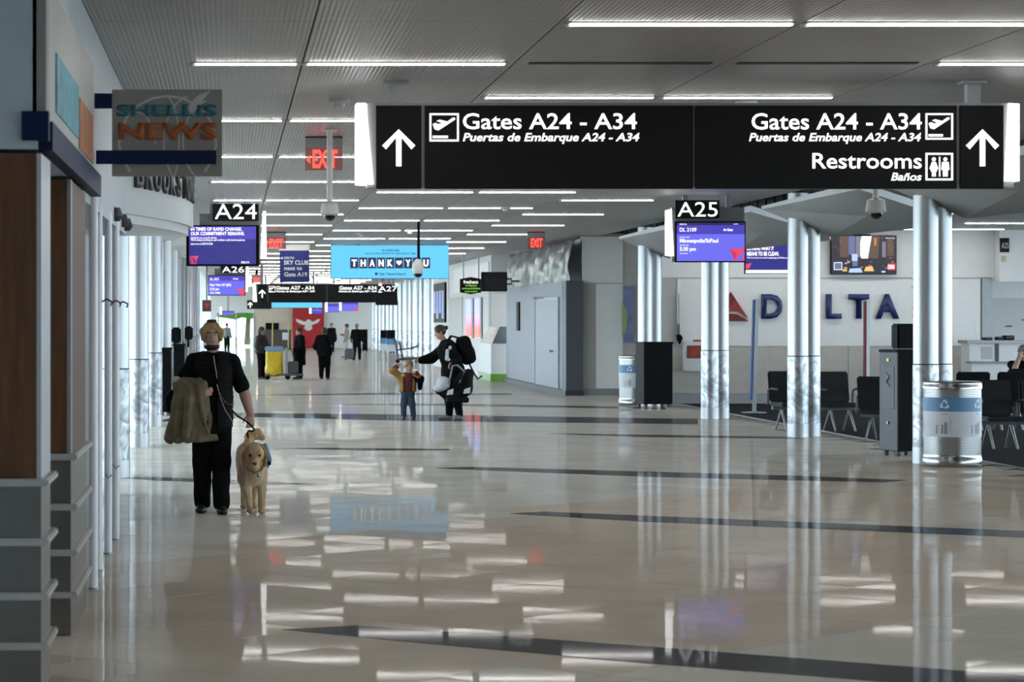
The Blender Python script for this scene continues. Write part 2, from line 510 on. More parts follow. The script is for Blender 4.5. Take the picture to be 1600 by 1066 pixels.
# ---- linear ceiling lights
lamp_proto = {}
def ceiling_light(x0, x1, y, label, lit=True):
    key = (round(x1-x0, 3), lit)
    if key not in lamp_proto:
        t = thing('ceiling_light', label, 'light', (x0, y, CEIL), group='linear ceiling lights')
        L = x1-x0
        B(0, L, -0.06, 0.06, -0.008, 0).build('housing', M_GREYMET if lit else M_SLAB, t)
        if lit:
            B(0.02, L-0.02, -0.04, 0.04, -0.017, -0.008).build('diffuser', M_LAMP, t)
            MB().box(-0.03, 0.015, -0.012, 0.012, -0.03, -0.004).build('end_clip', M_GREYMET, t)
        lamp_proto[key] = t
        return t
    t = copy_tree(lamp_proto[key]); t.location = (x0, y, CEIL); t['label'] = label
    return t
ordn = ['first', 'second', 'third', 'fourth', 'fifth', 'sixth', 'seventh', 'eighth', 'ninth', 'tenth', 'eleventh', 'twelfth', 'thirteenth', 'fourteenth', 'fifteenth', 'sixteenth', 'seventeenth', 'eighteenth', 'nineteenth', 'twentieth']
bays = {'A': [(-0.29, 0.53, 'short left segment'), (0.585, 2.15, 'middle segment'), (5.5, 7.05, 'right segment')],
        'B': [(2.27, 3.80, 'left segment'), (3.87, 5.40, 'right segment')]}
for k in range(-5, 24):
    for ty, off in (('B', 18.1), ('A', 20.9)):
        y = off+5.96*k
        for x0, x1, nm in bays[ty]:
            if k < 0: lab = 'lit linear ceiling light behind the overhead gate sign, out of the photo frame'
            elif k < 8: lab = 'lit linear ceiling light, %s of the %s %s row from the camera' % (nm, ordn[k], 'staggered' if ty == 'A' else 'central')
            else: lab = 'lit linear ceiling light in the crowded far rows of the concourse'
            if k < 0: lab = 'lit linear ceiling light nearer than the top edge of the photo'
            ceiling_light(x0, x1, y, lab)
ceiling_light(2.32, 3.74, 20.9, 'unlit dark linear ceiling slot, left of the two above the overhead sign', False)
ceiling_light(3.94, 5.34, 20.9, 'unlit dark linear ceiling slot, right of the two above the overhead sign', False)

# ---- smoke detectors and ceiling plates
M_DET = mat('off_white_plastic', (0.62, 0.61, 0.58), 0.4, var=0.03)
for px, y, lab in ((530, 24.4, 'round white smoke detector beside the near EXIT sign'), (1166, 24.6, 'round white smoke detector above the middle of the overhead sign'),
                   (790, 47.5, 'round white smoke detector beyond the overhead sign'), (565, 62, 'round grey speaker plate left above the blue billboard'), (640, 60, 'round grey speaker plate right above the blue billboard')):
    t = thing('smoke_detector', lab, 'smoke detector', (PX(px, y), y, CEIL), group='ceiling detectors')
    MB().lathe([(0.1, 0), (0.1, -0.02), (0.085, -0.035)], n=20).build('base', M_DET, t, smooth=True)
    MB().lathe([(0.055, -0.034), (0.05, -0.07), (0.03, -0.085)], n=16).build('sensor_head', M_DET, t, smooth=True)

# ---- walls
M_SHOP = mat('shop_fascia_paint', (0.50, 0.56, 0.60), 0.45, var=0.03)
M_WOOD = mat('brown_wood_panel', (0.11, 0.043, 0.013), 0.5, var=0.3, vscale=5, stretch=(6, 6, 0.6))
M_STEEL = mat('brushed_steel_base', (0.20, 0.195, 0.185), 0.3, 0.8, var=0.1, vscale=12, stretch=(1, 1, 12))
M_RAIL = mat('pale_rail', (0.52, 0.51, 0.49), 0.35, 0.5, var=0.05)
wl = struct(B(-1.6, -1.35, -16, 28, 0, CEIL+0.3).build('wall_left', M_SHOP))
wl['label'] = 'row of shop fronts along the left side'
# upper fascia that the shop signs sit on
struct(B(-1.35, -0.93, 12.9, 24.0, 2.62, CEIL+0.2).build('wall_left_fascia', M_SHOP))
def shop_pier(y0, y1, x_in, label):
    t = thing('shop_pier', label, 'pillar', (-0.98, (y0+y1)/2, 0))
    B(x_in, -0.915, y0, y1, 1.03, 2.6).build('wood_panel', M_WOOD, t, world=True)
    B(-0.93, -0.908, y0-0.004, min(y1+0.004, y0+0.75), 1.03, 2.6).build('metal_edge', M_ALU, t, world=True) if y0 < 14 else B(-0.93, -0.908, y0-0.004, y0+0.12, 1.03, 2.6).build('metal_edge', M_GREYMET, t, world=True)
    B(x_in, -0.908, y0-0.01, y1+0.01, 0.0, 1.0).build('steel_base', M_STEEL, t, world=True)
    for z in (1.02, 0.735, 0.475, 0.235):
        B(x_in, -0.87, y0-0.04, y1+0.03, z-0.018, z+0.018).build('rail', M_RAIL, t, world=True, bevel=0.008)
    return t
shop_pier(12.9, 13.55, -1.35, 'nearest brown wood pier with steel railed base at the left edge')
shop_pier(15.3, 16.95, -1.35, 'second brown wood pier behind the nearest one, steel railed base')
# back of the hall and far walls (light bounces off them)
struct(B(-7, 24, -16.3, -16, -0.3, 4.5).build('wall_back', M_WARMWALL))
M_GLASS = bpy.data.materials.new('window_glass'); M_GLASS.use_nodes = True
nt = M_GLASS.node_tree; nt.nodes.clear()
o_ = nt.nodes.new('ShaderNodeOutputMaterial'); mx_ = nt.nodes.new('ShaderNodeMixShader'); tr_ = nt.nodes.new('ShaderNodeBsdfTransparent'); gl_ = nt.nodes.new('ShaderNodeBsdfGlossy')
tr_.inputs[0].default_value = (0.9, 0.95, 0.97, 1); gl_.inputs['Roughness'].default_value = 0.03; mx_.inputs[0].default_value = 0.06
nt.links.new(tr_.outputs[0], mx_.inputs[1]); nt.links.new(gl_.outputs[0], mx_.inputs[2]); nt.links.new(mx_.outputs[0], o_.inputs[0])
def window_wall(name, x, y0, y1, n, sill, head, lab):
    """wall along the concourse with n big windows"""
    t = thing(name, lab, None, (x, (y0+y1)/2, 0), kind='structure')
    B(x, x+0.2, y0, y1, 0, sill).build('sill_wall', M_WALL, t, world=True)
    B(x, x+0.2, y0, y1, head, 4.4).build('header', M_WALL, t, world=True)
    st = (y1-y0)/n
    for k in range(n+1):
        yy = y0+st*k
        B(x-0.02, x+0.22, yy-0.22, yy+0.22, sill, head).build('mullion', M_WALL, t, world=True)
    for k in range(n):
        B(x+0.09, x+0.1, y0+st*k+0.22, y0+st*(k+1)-0.22, sill, head).build('pane', M_GLASS, t, world=True)
    return t
window_wall('window_1', 23, -16, 64, 22, 0.3, 3.5, 'tall windows along the gate lounge')
window_wall('window_2', -6.9, 28, 172, 38, 0.3, 3.5, 'tall windows along the left gates')
window_wall('window_3', 11.2, 106, 172, 20, 0.2, 3.6, 'bright tall windows along the far right gates')
struct(B(-6.9, -1.6, 27.9, 28.1, 0, 4.4).build('wall_left_end', M_WALL))
gr = struct(B(-120, 140, -60, 420, -4.3, -4.0).build('ground', mat('apron_concrete', (0.45, 0.45, 0.44), 0.9, var=0.1, vscale=0.1)))

# ---- lounge lights (linear ceiling lamps added to brighten the gate lounge wall)
for k, y in enumerate((24, 30, 36, 42, 48, 53)):
    for j, x in enumerate((11.5, 14.5, 17.5)):
        t = thing('added_lounge_light', 'linear ceiling light over the black seats, added to brighten the lounge', 'light', (x, y, 3.72), group='added lounge ceiling lights')
        B(-0.02, 1.62, -0.07, 0.07, -0.012, 0).build('housing', M_WHITE, t)
        B(0, 1.6, -0.05, 0.05, -0.02, -0.012).build('diffuser', M_LAMP, t)
t = thing('wall_washer', 'long linear wall washer above the navy letters', 'light', (13, 56.6, 3.72))
B(-3.5, 3.3, -0.06, 0.06, -0.012, 0).build('housing', M_WHITE, t)
B(-3.48, 3.28, -0.04, 0.04, -0.02, -0.012).build('diffuser', M_LAMP, t)
# ================================================================ COLUMNS
def swirl_mat():
    m = mat('swirled_steel', (0.55, 0.58, 0.61), 0.3, 0.85)
    nt = m.node_tree; b = nt.nodes['Principled BSDF']
    tc = nt.nodes.new('ShaderNodeTexCoord')
    n = nt.nodes.new('ShaderNodeTexNoise'); n.inputs['Scale'].default_value = 4.0; n.inputs['Detail'].default_value = 3; n.inputs['Distortion'].default_value = 2.0
    nt.links.new(tc.outputs['Object'], n.inputs['Vector'])
    cr = nt.nodes.new('ShaderNodeValToRGB'); cr.color_ramp.elements[0].position = 0.35; cr.color_ramp.elements[0].color = (0.24, 0.25, 0.27, 1)
    cr.color_ramp.elements[1].position = 0.7; cr.color_ramp.elements[1].color = (0.66, 0.69, 0.72, 1)
    nt.links.new(n.outputs[0], cr.inputs[0]); nt.links.new(cr.outputs[0], b.inputs['Base Color'])
    r = nt.nodes.new('ShaderNodeMapRange'); r.inputs[3].default_value = 0.5; r.inputs[4].default_value = 0.18
    nt.links.new(n.outputs[0], r.inputs[0]); nt.links.new(r.outputs[0], b.inputs['Roughness'])
    bp = nt.nodes.new('ShaderNodeBump'); bp.inputs['Strength'].default_value = 0.25; bp.inputs['Distance'].default_value = 0.01
    nt.links.new(n.outputs[0], bp.inputs['Height']); nt.links.new(bp.outputs[0], b.inputs['Normal'])
    return m
M_SWIRL = swirl_mat()
M_SEAM = mat('dark_seam', (0.03, 0.03, 0.035), 0.6)
def column_pair(sg):
    t = thing('column_pair', 'x', 'column')
    for k, (dx, dy) in enumerate(((0, 0), (0.235*sg, 0.24))):
        r = 0.155
        sh_ = MB().lathe([(r, 1.25), (r, 3.75)], dx, dy, 32).build('shaft', M_ALU, t, smooth=True)
        MB().lathe([(r+0.006, 0.2), (r+0.006, 1.235)], dx, dy, 32).build('swirled_sleeve', M_SWIRL, sh_, smooth=True)
        MB().lathe([(r+0.002, 1.235), (r+0.002, 1.25)], dx, dy, 32).build('seam_ring', M_SEAM, sh_, smooth=True)
        MB().lathe([(r+0.009, 0), (r+0.009, 0.2)], dx, dy, 32).build('base_band', M_ALU, sh_, smooth=True)
    MB().box(0.02*sg-0.03+0.1*sg, 0.02*sg+0.03+0.1*sg, 0.08, 0.14, 0, 3.7).build('joint_strip', M_SEAM, t)
    return t
protoR, protoL = column_pair(1), column_pair(-1)
usedR = usedL = False
rlab = ['pair of steel columns behind the big recycling bin', 'pair of steel columns left of the black lounge seats', 'pair of steel columns under the gate A25 screen',
        'pair of steel columns behind the tall black cabinet']
for k in range(20):
    D = 33.75+7.6*k
    if 62 < D < 106 or D > 168: continue
    o = protoR if not usedR else copy_tree(protoR); usedR = True
    o.location = (8.73, D, 0)
    o['label'] = rlab[k] if k < 4 else '%s pair of steel columns by the bright far right windows, counted from the camera' % ordn[max(0, k-10)]
    o['group'] = 'column pairs on the right'
llab = ['pair of steel columns just past the white poles on the left', 'second pair of steel columns behind the white poles on the left', 'third pair of steel columns, left of the tan jacket',
        'fourth pair of steel columns on the left, by the black cabinet']
for k in range(19):
    D = 30.7+7.35*k
    o = protoL if not usedL else copy_tree(protoL); usedL = True
    o.location = (-1.31, D, 0)
    o['label'] = llab[k] if k < 4 else '%s pair of steel columns from the camera, receding down the left side' % ordn[k]
    o['group'] = 'column pairs on the left'
# folded canopy wings over every column pair
M_WING = mat('canopy_white', (0.66, 0.67, 0.67), 0.4, var=0.02, vscale=1)
def wing(D, xc, sg, label):
    t = thing('canopy_wing', label, 'canopy', (xc, D, 3.0), group='canopy wings over the columns')
    pts = [(8.17, 0, 3.50), (8.5, -5.0, 3.57), (10.3, -2.6, 3.28), (10.6, -1.5, 3.2), (9.3, 0.25, 3.08)]
    P3 = [((x-8.73)*sg, y, z-3.0) for x, y, z in pts]
    mb = MB(); n = len(P3)
    low = P3
    top = [(p[0], p[1], p[2]+(0.1 if i in (1, 2) else 0.05)) for i, p in enumerate(P3)]
    cl = (sum(p[0] for p in low)/n, sum(p[1] for p in low)/n, 0.33)
    ct = (cl[0], cl[1], 0.43)
    v = low+top+[cl, ct]
    f = [(i, (i+1) % n, 2*n) for i in range(n)]+[(n+(i+1) % n, n+i, 2*n+1) for i in range(n)]+[(i, n+i, n+(i+1) % n, (i+1) % n) for i in range(n)]
    mb.add(v, f).build('folded_panel', M_WING, t)
    for sx in (0.5, 1.3):
        MB().lathe([(0.012, 0.42), (0.012, 0.8)], sx*sg, -1.6, 8).build('hanger_rod', M_GREYMET, t)
    return t
wl_ = ['white folded canopy wing over the columns behind the bin', 'white folded canopy wing behind the right dome camera', 'white folded canopy wing right of the gate A25 screen', 'white folded canopy wing left of the gate A25 sign']
for k in range(4): wing(33.75+7.6*k, 8.73, 1, wl_[k])
for k in range(1, 6): wing(30.7+7.35*k, -1.31, -1, 'white folded canopy wing over the %s column pair on the left' % ordn[k])

# ================================================================ GATE LOUNGE (right)
DW = 57.7
M_PANEL = mat('white_wall_panel', (0.82, 0.82, 0.81), 0.4, var=0.02)
M_WTILE = mat('beige_wall_tile', (0.52, 0.49, 0.44), 0.4, var=0.05)
wr = struct(B(9.25, 16.35, DW+0.03, DW+0.3, 0, 3.75).build('wall_right_lounge', M_WARMWALL))
wr['label'] = 'white panelled lounge wall with beige tile dado'
B(9.6, 16.1, DW, DW+0.03, 1.24, 2.68).build('panel', M_PANEL, wr)
B(9.25, 16.4, DW, DW+0.03, 2.71, 3.72).build('panel', M_PANEL, wr)
B(16.13, 16.35, DW-0.02, DW+0.03, 0, 2.69).build('end_strip', M_GREYMET, wr)
for i in range(7):
    for j in range(2):
        x = 9.27+i*1.0
        B(x, x+0.99, DW-0.005, DW+0.03, 0.22+j*0.5, 0.71+j*0.5).build('tile', M_WTILE, wr)
B(9.25, 16.3, DW-0.015, DW+0.03, 0.0, 0.21).build('skirting', M_GREYMET, wr)
# beyond its right end: door recess with bulkhead
wd = struct(B(16.4, 24, 62.0, 62.3, 0, 3.75).build('wall_right_recess', M_PANEL))
struct(B(16.42, 24, DW-0.3, DW+0.0, 2.62, 3.72).build('wall_right_bulkhead', M_PANEL))
struct(B(16.95, 18.3, 61.93, 62.0, 0, 2.3).build('door_1', mat('pale_door', (0.6, 0.6, 0.59), 0.4)))
B(17.1, 17.16, 61.85, 61.93, 1.0, 1.1).build('door_handle', M_GREYMET, bpy.data.objects['door_1'])
# left of lounge wall: white end wall facing the camera
DE = 64.0
we = struct(B(8.38, 11.5, DE, DE+0.3, 0, CEIL).build('wall_right_end', M_WARMWALL))
we['label'] = 'white end wall facing the concourse beside the grey hoarding'
B(PX(931, DE), PX(973, DE), DE-0.03, DE, 0.17, PZ(444, DE)).build('panel', M_PANEL, we)
B(PX(909, DE), PX(973, DE), DE-0.03, DE, PZ(442, DE), 3.78).build('panel', M_PANEL, we)
B(8.38, 11.5, DE-0.02, DE, 0, 0.16).build('skirting', M_GREYMET, we)
# map poster in the recess
t = thing('map_poster', 'blue and green map poster in the recess behind the bin', 'poster', (PX(982, 63.5), 63.9, 1.3))
rect(974, 447, 990, 536, 63.92, 0.07).build('poster_board', mat('poster_blue', (0.20, 0.25, 0.42), 0.4, var=0.3, vscale=3), t, world=True)
MB().prism([(PX(974, 63.69), PZ(470, 63.69)), (PX(983, 63.69), PZ(490, 63.69)), (PX(980, 63.69), PZ(518, 63.69)), (PX(974, 63.69), PZ(525, 63.69))], 63.9, 63.92).build('green_area', mat('poster_green', (0.35, 0.45, 0.2), 0.4), t, world=True)

# DELTA lettering
M_DBLUE = mat('navy_letter', (0.018, 0.03, 0.13), 0.4, var=0.05)
M_DRED = mat('red_letter', (0.32, 0.025, 0.02), 0.4, var=0.05); M_DRED2 = mat('dark_red_letter', (0.17, 0.012, 0.012), 0.4, var=0.05)
t = thing('wall_lettering', 'large navy DELTA letters with red triangle emblem on white lounge wall', 'sign', (12.5, DW, 1.8))
y = DW-0.06
def pl(pts, D=DW): return [(PX(a, D), PZ(b, D)) for a, b in pts]
MB().prism(pl([(1141,456),(1141,484),(1155,488),(1167,499)][:1]+[(1168,497),(1155,487),(1135,486),(1135,478)]), y, DW-0.01).build('emblem', M_DRED, t, world=True)
MB().prism(pl([(1141,456),(1148,468),(1135,486),(1128,480)]), y-0.01, DW-0.01).build('emblem', M_DRED2, t, world=True)
MB().prism(pl([(1125,502),(1135,490),(1150,491),(1169,502)]), y, DW-0.01).build('emblem', M_DRED2, t, world=True)
for ch, a, b in (('D', 1189, 1222), ('E', 1240, 1268), ('L', 1290, 1314), ('T', 1325, 1357), ('A', 1367, 1404)):
    text('letter', ch, PX(a, DW), PZ(496.5, DW), DW-0.045, 36*DW/F, (b-a)*DW/F, M_DBLUE, t, bold=0.035, ext=0.06)
for i, ch in enumerate('SKYTEAM'):
    text('small_letter', ch, PX(1424, DW), PZ(492-i*11, DW), DW-0.02, 0.09, 0.09, M_GREYMET, t, ext=0.01, R=Matrix.Rotation(math.radians(60), 4, 'Y'))

# ---- screens
def screen(name, label, px0, py0, px1, py1, D, faces, frame=0.02, parent=None, dep=0.08):
    """flat display with black bezel; faces: list of (material, [(px,py)...]) lit picture areas"""
    t = parent or thing(name, label, 'screen', (PX((px0+px1)/2, D), D+dep, PZ(py1, D)))
    rect(px0, py0, px1, py1, D, dep).build('bezel', M_BLACK, t, world=True, bevel=0.006)
    mb = MB(); ms = []
    for k, (m, poly) in enumerate(faces):
        if m not in ms: ms.append(m)
        mb.cur = ms.index(m)
        yy = D-0.003-0.0006*k
        mb.add([(PX(a, D), yy, PZ(b, D)) for a, b in poly], [list(range(len(poly)))])
    mb.build('picture', ms, t, world=True)
    return t
def R4(a, b, c, d): return [(a, d), (c, d), (c, b), (a, b)]
E_IND = glow('screen_indigo', (0.08, 0.055, 0.55), 0.62); E_PER = glow('screen_periwinkle', (0.14, 0.14, 0.80), 0.75)
E_DEEP = glow('screen_deep_blue', (0.035, 0.03, 0.34), 0.5); E_PINK = glow('screen_pink', (0.9, 0.07, 0.16), 0.62); E_PINK2 = glow('screen_dark_pink', (0.55, 0.03, 0.10), 0.8)
E_NIGHT = glow('screen_night', (0.02, 0.02, 0.10), 0.6)
# TV with the street
E = lambda n, c, s=0.9: glow('tv_'+n, c, s)
D = DW-0.14
cols = {'dk': E('dark', (0.012, 0.01, 0.018)), 'br': E('brown', (0.09, 0.05, 0.035)), 'bl': E('blue', (0.10, 0.13, 0.28)), 'wh': E('white', (0.9, 0.9, 0.95)), 'am': E('amber', (0.5, 0.2, 0.05)),
        'gr': E('grey', (0.16, 0.15, 0.2)), 'rd': E('red', (0.75, 0.03, 0.04)), 'tx': E('taxi', (0.7, 0.45, 0.15)), 'lb': E('pale_blue', (0.4, 0.5, 0.8))}
fc = [(cols['dk'], R4(1299, 369, 1400, 428)), (cols['wh'], [(1346,369),(1362,369),(1356,404),(1346,404),(1341,392)]), (cols['br'], R4(1312, 369, 1326, 402)), (cols['bl'], R4(1326, 369, 1336, 398)),
      (cols['gr'], R4(1337, 369, 1344, 402)), (cols['br'], [(1362,369),(1374,369),(1372,404),(1357,404)]), (cols['am'], R4(1366, 372, 1369, 384)), (cols['gr'], R4(1378, 378, 1384, 402)), (cols['br'], R4(1386, 374, 1396, 400))]
rr = random.Random(3)
for k in range(46):
    x = rr.uniform(1301, 1394); yb = rr.uniform(402, 424); w = rr.uniform(1.5, 5)*(0.5+(yb-400)/22); fc.append((rr.choice([cols['bl'], cols['lb'], cols['wh'], cols['gr'], cols['tx'], cols['am'], cols['rd']]) if k % 2 else cols['dk'], R4(x, yb, min(1399, x+w), yb+w*0.45)))
for k in range(30):
    x = rr.uniform(1300, 1398); yb = rr.uniform(370, 400)
    if 1340 < x < 1362: continue
    fc.append((rr.choice([cols['am'], cols['gr'], cols['br']]), R4(x, yb, x+0.9, yb+1.3)))
fc += [(cols['lb'], R4(1330, 397, 1339, 408)), (cols['bl'], R4(1331, 408, 1339, 416)), (cols['lb'], [(1325,426),(1327,420),(1344,419),(1347,426)]), (cols['tx'], [(1349,424),(1352,417),(1362,416),(1365,424)]), (cols['wh'], R4(1302, 410, 1315, 422)), (cols['bl'], R4(1303, 411, 1314, 421)), (cols['rd'], R4(1386, 412, 1398, 422))]
tv = screen('wall_television', 'wall television showing a busy city street, above the navy letters', 1298, 368, 1401, 429, D, fc)
ptext('caption', 'CNN', 1387, 1397, 420, 414, D-0.05, M_TXT, tv, bold=0.03, ext=0)
ptext('caption', 'New York City', 1384, 1398, 373, 371, D-0.05, M_TXT, tv, ext=0)
B(PX(1335, D), PX(1362, D), D+0.08, DW, PZ(372, D), PZ(366, D)).build('wall_bracket', M_BLACK, tv, world=True)
# hanging screen about cleaning
D = 50.6
s2 = screen('hanging_screen', 'blue hanging screen about being clean, half behind a column', 1163.5, 382, 1262, 428, D, [(E_DEEP, R4(1165, 383, 1261, 421)), (M_TXT, R4(1165, 422, 1261, 427)), (E_PINK, [(1165, 413), (1175, 411), (1170, 420), (1165, 420)])])
ptext('caption', 'DEFINING WHAT IT', 1167, 1209, 391, 385.5, D-0.01, M_TXT, s2, bold=0.02, ext=0)
ptext('caption', 'MEANS TO BE CLEAN.', 1167, 1217, 399.5, 393.5, D-0.01, M_TXT, s2, bold=0.02, ext=0)
ptext('caption', 'We’re hard at work keeping all Delta environments', 1167, 1250, 404, 401.5, D-0.01, M_TXT, s2, ext=0)
for px in (1180, 1245): B(PX(px, D)-0.02, PX(px, D)+0.02, D+0.03, D+0.07, PZ(382, D), 3.72).build('hanger', M_GREYMET, s2, world=True)
# wall cabinet with red instrument, hanging strap
t = thing('wall_cabinet', 'white wall cabinet with a red instrument behind the column', 'cabinet', (PX(1083, DW), DW-0.01, 1.0))
D = DW-0.22
B(PX(1069, D), PX(1100, D), D, DW-0.01, PZ(580, D), PZ(534, D)).build('case', M_WHITE, t, world=True, bevel=0.01)
B(PX(1073, D), PX(1098, D), D-0.01, D, PZ(560, D), PZ(540, D)).build('window', mat('dark_red_glass', (0.18, 0.03, 0.02), 0.2), t, world=True)
B(PX(1078, D), PX(1094, D), D-0.02, D-0.01, PZ(556, D), PZ(543, D)).build('red_unit', mat('red_plastic', (0.4, 0.03, 0.02), 0.4), t, world=True)
B(PX(1084, D), PX(1096, D), D-0.0, D+0.1, PZ(534, D), PZ(531, D)).build('red_beacon', MATS['red_plastic'], t, world=True)
t = thing('wall_strap', 'grey retractable strap with black buckle hanging on the lounge wall', 'strap', (PX(1060, DW), DW-0.02, 1.3))
MB().tube([W(1059.5, 459, DW-0.05), W(1060, 508, DW-0.05)], 0.025, 8).build('webbing', M_GREYMET, t, world=True)
MB().tube([W(1060, 506, DW-0.06), W(1060, 528, DW-0.06)], 0.03, 8).build('reel', M_DGREY, t, world=True)
MB().prism(pl([(1056, 523), (1063, 523), (1066, 529), (1061, 539), (1057, 531)]), DW-0.1, DW-0.03).build('buckle', M_BLACK, t, world=True)

# ---- banner stands
for a, b, D, c, lab in ((1176.5, 1181, 52.0, (0.10, 0.16, 0.42), 'tall thin aluminium banner stand with blue edge, left of letter D'), (1354, 1354.5, 55.8, (0.32, 0.04, 0.05), 'tall thin aluminium banner stand with red edge, below letter T')):
    x = PX(a, D); xt = PX(b, D); zt = 2.21
    t = thing('banner_stand', lab, 'banner stand', (x, D, 0), group='banner stands')
    MB().plate([(x-0.01, D-0.02, 0.02), (x+0.06, D-0.02, 0.02), (xt+0.06, D-0.02, zt), (xt-0.01, D-0.02, zt)], (0, 0.05, 0)).build('post', M_ALU, t, world=True)
    MB().plate([(x-0.05, D, 0.25), (x-0.015, D, 0.25), (xt-0.015, D, zt-0.02), (xt-0.05, D, zt-0.02)], (0, 0.1, 0)).build('banner', mat('banner_%d' % int(a), c, 0.5, var=0.2), t, world=True)
    MB().lathe([(0.24, 0.004), (0.24, 0.015), (0.05, 0.03)], x+0.02, D, 24).build('foot', M_GREYMET, t, world=True)

# ---- black cabinets
def cabinet(name, label, x, y, w, d, h, rz=0.0, m=M_BLACK, front=None):
    t = thing(name, label, 'cabinet', (x, y, 0), rz)
    B(-w/2, w/2, -d/2, d/2, 0.07, h).build('body', m, t, bevel=0.012)
    B(-w/2-0.015, w/2+0.015, -d/2-0.015, d/2+0.015, h-0.02, h+0.02).build('top', M_BLACK, t, bevel=0.006)
    for sx in (-1, 1):
        for sy in (-1, 1):
            MB().lathe([(0.035, 0.0), (0.035, 0.07)], sx*(w/2-0.06), sy*(d/2-0.06), 10).build('caster', M_DGREY, t)
    if front is not None:
        B(-w/2+0.06, w/2-0.06, -d/2-0.008, -d/2, 0.62, h-0.2).build('front_panel', front, t, bevel=0.004)
        B(-0.03, 0.03, -d/2-0.014, -d/2-0.008, h-0.14, h-0.1).build('badge', mat('brass', (0.4, 0.3, 0.1), 0.4, 0.8), t)
        B(-0.012, 0.012, -d/2-0.02, -d/2, 0.42, 0.46).build('lock', M_CHROME, t)
    return t
c = cabinet('podium_cabinet', 'tall black cabinet on casters in front of far right columns', PX(1022, 55.3), 55.3, 0.62, 0.5, 1.33, math.radians(12))
c = cabinet('charging_cabinet', 'dark grey locker cabinet left of the recycling bin', 8.9, 35.6, 0.42, 0.42, 1.39, math.radians(-72), M_BLACK, mat('locker_panel', (0.06, 0.061, 0.065), 0.45))
B(-0.212, 0.212, -0.214, -0.2, 0.08, 1.37).build('front_face', mat('locker_grey', (0.05, 0.051, 0.055), 0.45, var=0.04), c)
MB().tube([(-0.06, -0.222, 1.1), (0.03, -0.225, 1.05), (-0.03, -0.225, 0.98), (0.05, -0.222, 0.92)], 0.008, 6).build('emblem', M_GREYMET, c)
MB().box(-0.06, 0.12, -0.14, 0.14, 1.42, 1.75).build('card_reader', M_BLACK, c, bevel=0.02)
for px, py, D, lab in ((258, 649, 50.6, 'tall black cabinet on the left, nearest of the two behind the man'), (280, 628, 59, 'tall black cabinet on the left, farther one behind the man')):
    c = cabinet('podium_cabinet', lab, PX(px, D), D, 0.24, 0.42, 1.26)
    MB().box(0.12, 0.3, -0.1, 0.12, 1.36, 1.66).build('card_reader', M_BLACK, c, bevel=0.03)
    MB().box(0.18, 0.22, 0.0, 0.04, 1.2, 1.4).build('bracket', M_BLACK, c)

# ---- recycling bins: perforated steel drum with printed wrap
def perf_mat():
    m = mat('perforated_steel', (0.5, 0.5, 0.5), 0.3, 0.8)
    nt = m.node_tree; b = nt.nodes['Principled BSDF']
    tc = nt.nodes.new('ShaderNodeTexCoord'); sp = nt.nodes.new('ShaderNodeSeparateXYZ'); nt.links.new(tc.outputs['Object'], sp.inputs[0])
    at = nt.nodes.new('ShaderNodeMath'); at.operation = 'ARCTAN2'; nt.links.new(sp.outputs[1], at.inputs[0]); nt.links.new(sp.outputs[0], at.inputs[1])
    def mm(op, a, v):
        n = nt.nodes.new('ShaderNodeMath'); n.operation = op; nt.links.new(a, n.inputs[0])
        if isinstance(v, (int, float)): n.inputs[1].default_value = v
        else: nt.links.new(v, n.inputs[1])
        return n.outputs[0]
    z = mm('MULTIPLY', sp.outputs[2], 50.0)
    row = mm('FLOOR', z, 0); odd = mm('MULTIPLY', mm('MODULO', row, 2.0), 0.5)
    u = mm('FRACT', mm('ADD', mm('MULTIPLY', at.outputs[0], 17.5), odd), 0)
    v = mm('FRACT', z, 0)
    d = mm('ADD', mm('POWER', mm('ABSOLUTE', mm('SUBTRACT', u, 0.5), 0), 2.0), mm('POWER', mm('ABSOLUTE', mm('SUBTRACT', v, 0.5), 0), 2.0))
    hole = mm('LESS_THAN', d, 0.085)
    mx = nt.nodes.new('ShaderNodeMix'); mx.data_type = 'RGBA'; mx.inputs[6].default_value = (0.42, 0.42, 0.42, 1); mx.inputs[7].default_value = (0.01, 0.01, 0.01, 1)
    nt.links.new(hole, mx.inputs[0]); nt.links.new(mx.outputs[2], b.inputs['Base Color'])
    return m
M_PERF = perf_mat(); M_WRAPB = mat('wrap_blue', (0.10, 0.26, 0.47), 0.4, var=0.03); M_WRAPW = mat('wrap_white', (0.66, 0.68, 0.72), 0.4, var=0.02)
def arc_patch(mb, r, a0, a1, z0, z1, n=6):
    vs_ = []
    for i in range(n+1):
        a = a0+(a1-a0)*i/n
        vs_ += [(r*math.sin(a), -r*math.cos(a), z0), (r*math.sin(a), -r*math.cos(a), z1)]
    mb.add(vs_, [(2*i, 2*i+2, 2*i+3, 2*i+1) for i in range(n)])
def wrap_poly(mb, r, a, z, pts, sc):
    mb.add([(r*math.sin(a+x*sc/r), -r*math.cos(a+x*sc/r), z+y*sc) for x, y in pts], [list(range(len(pts)))])
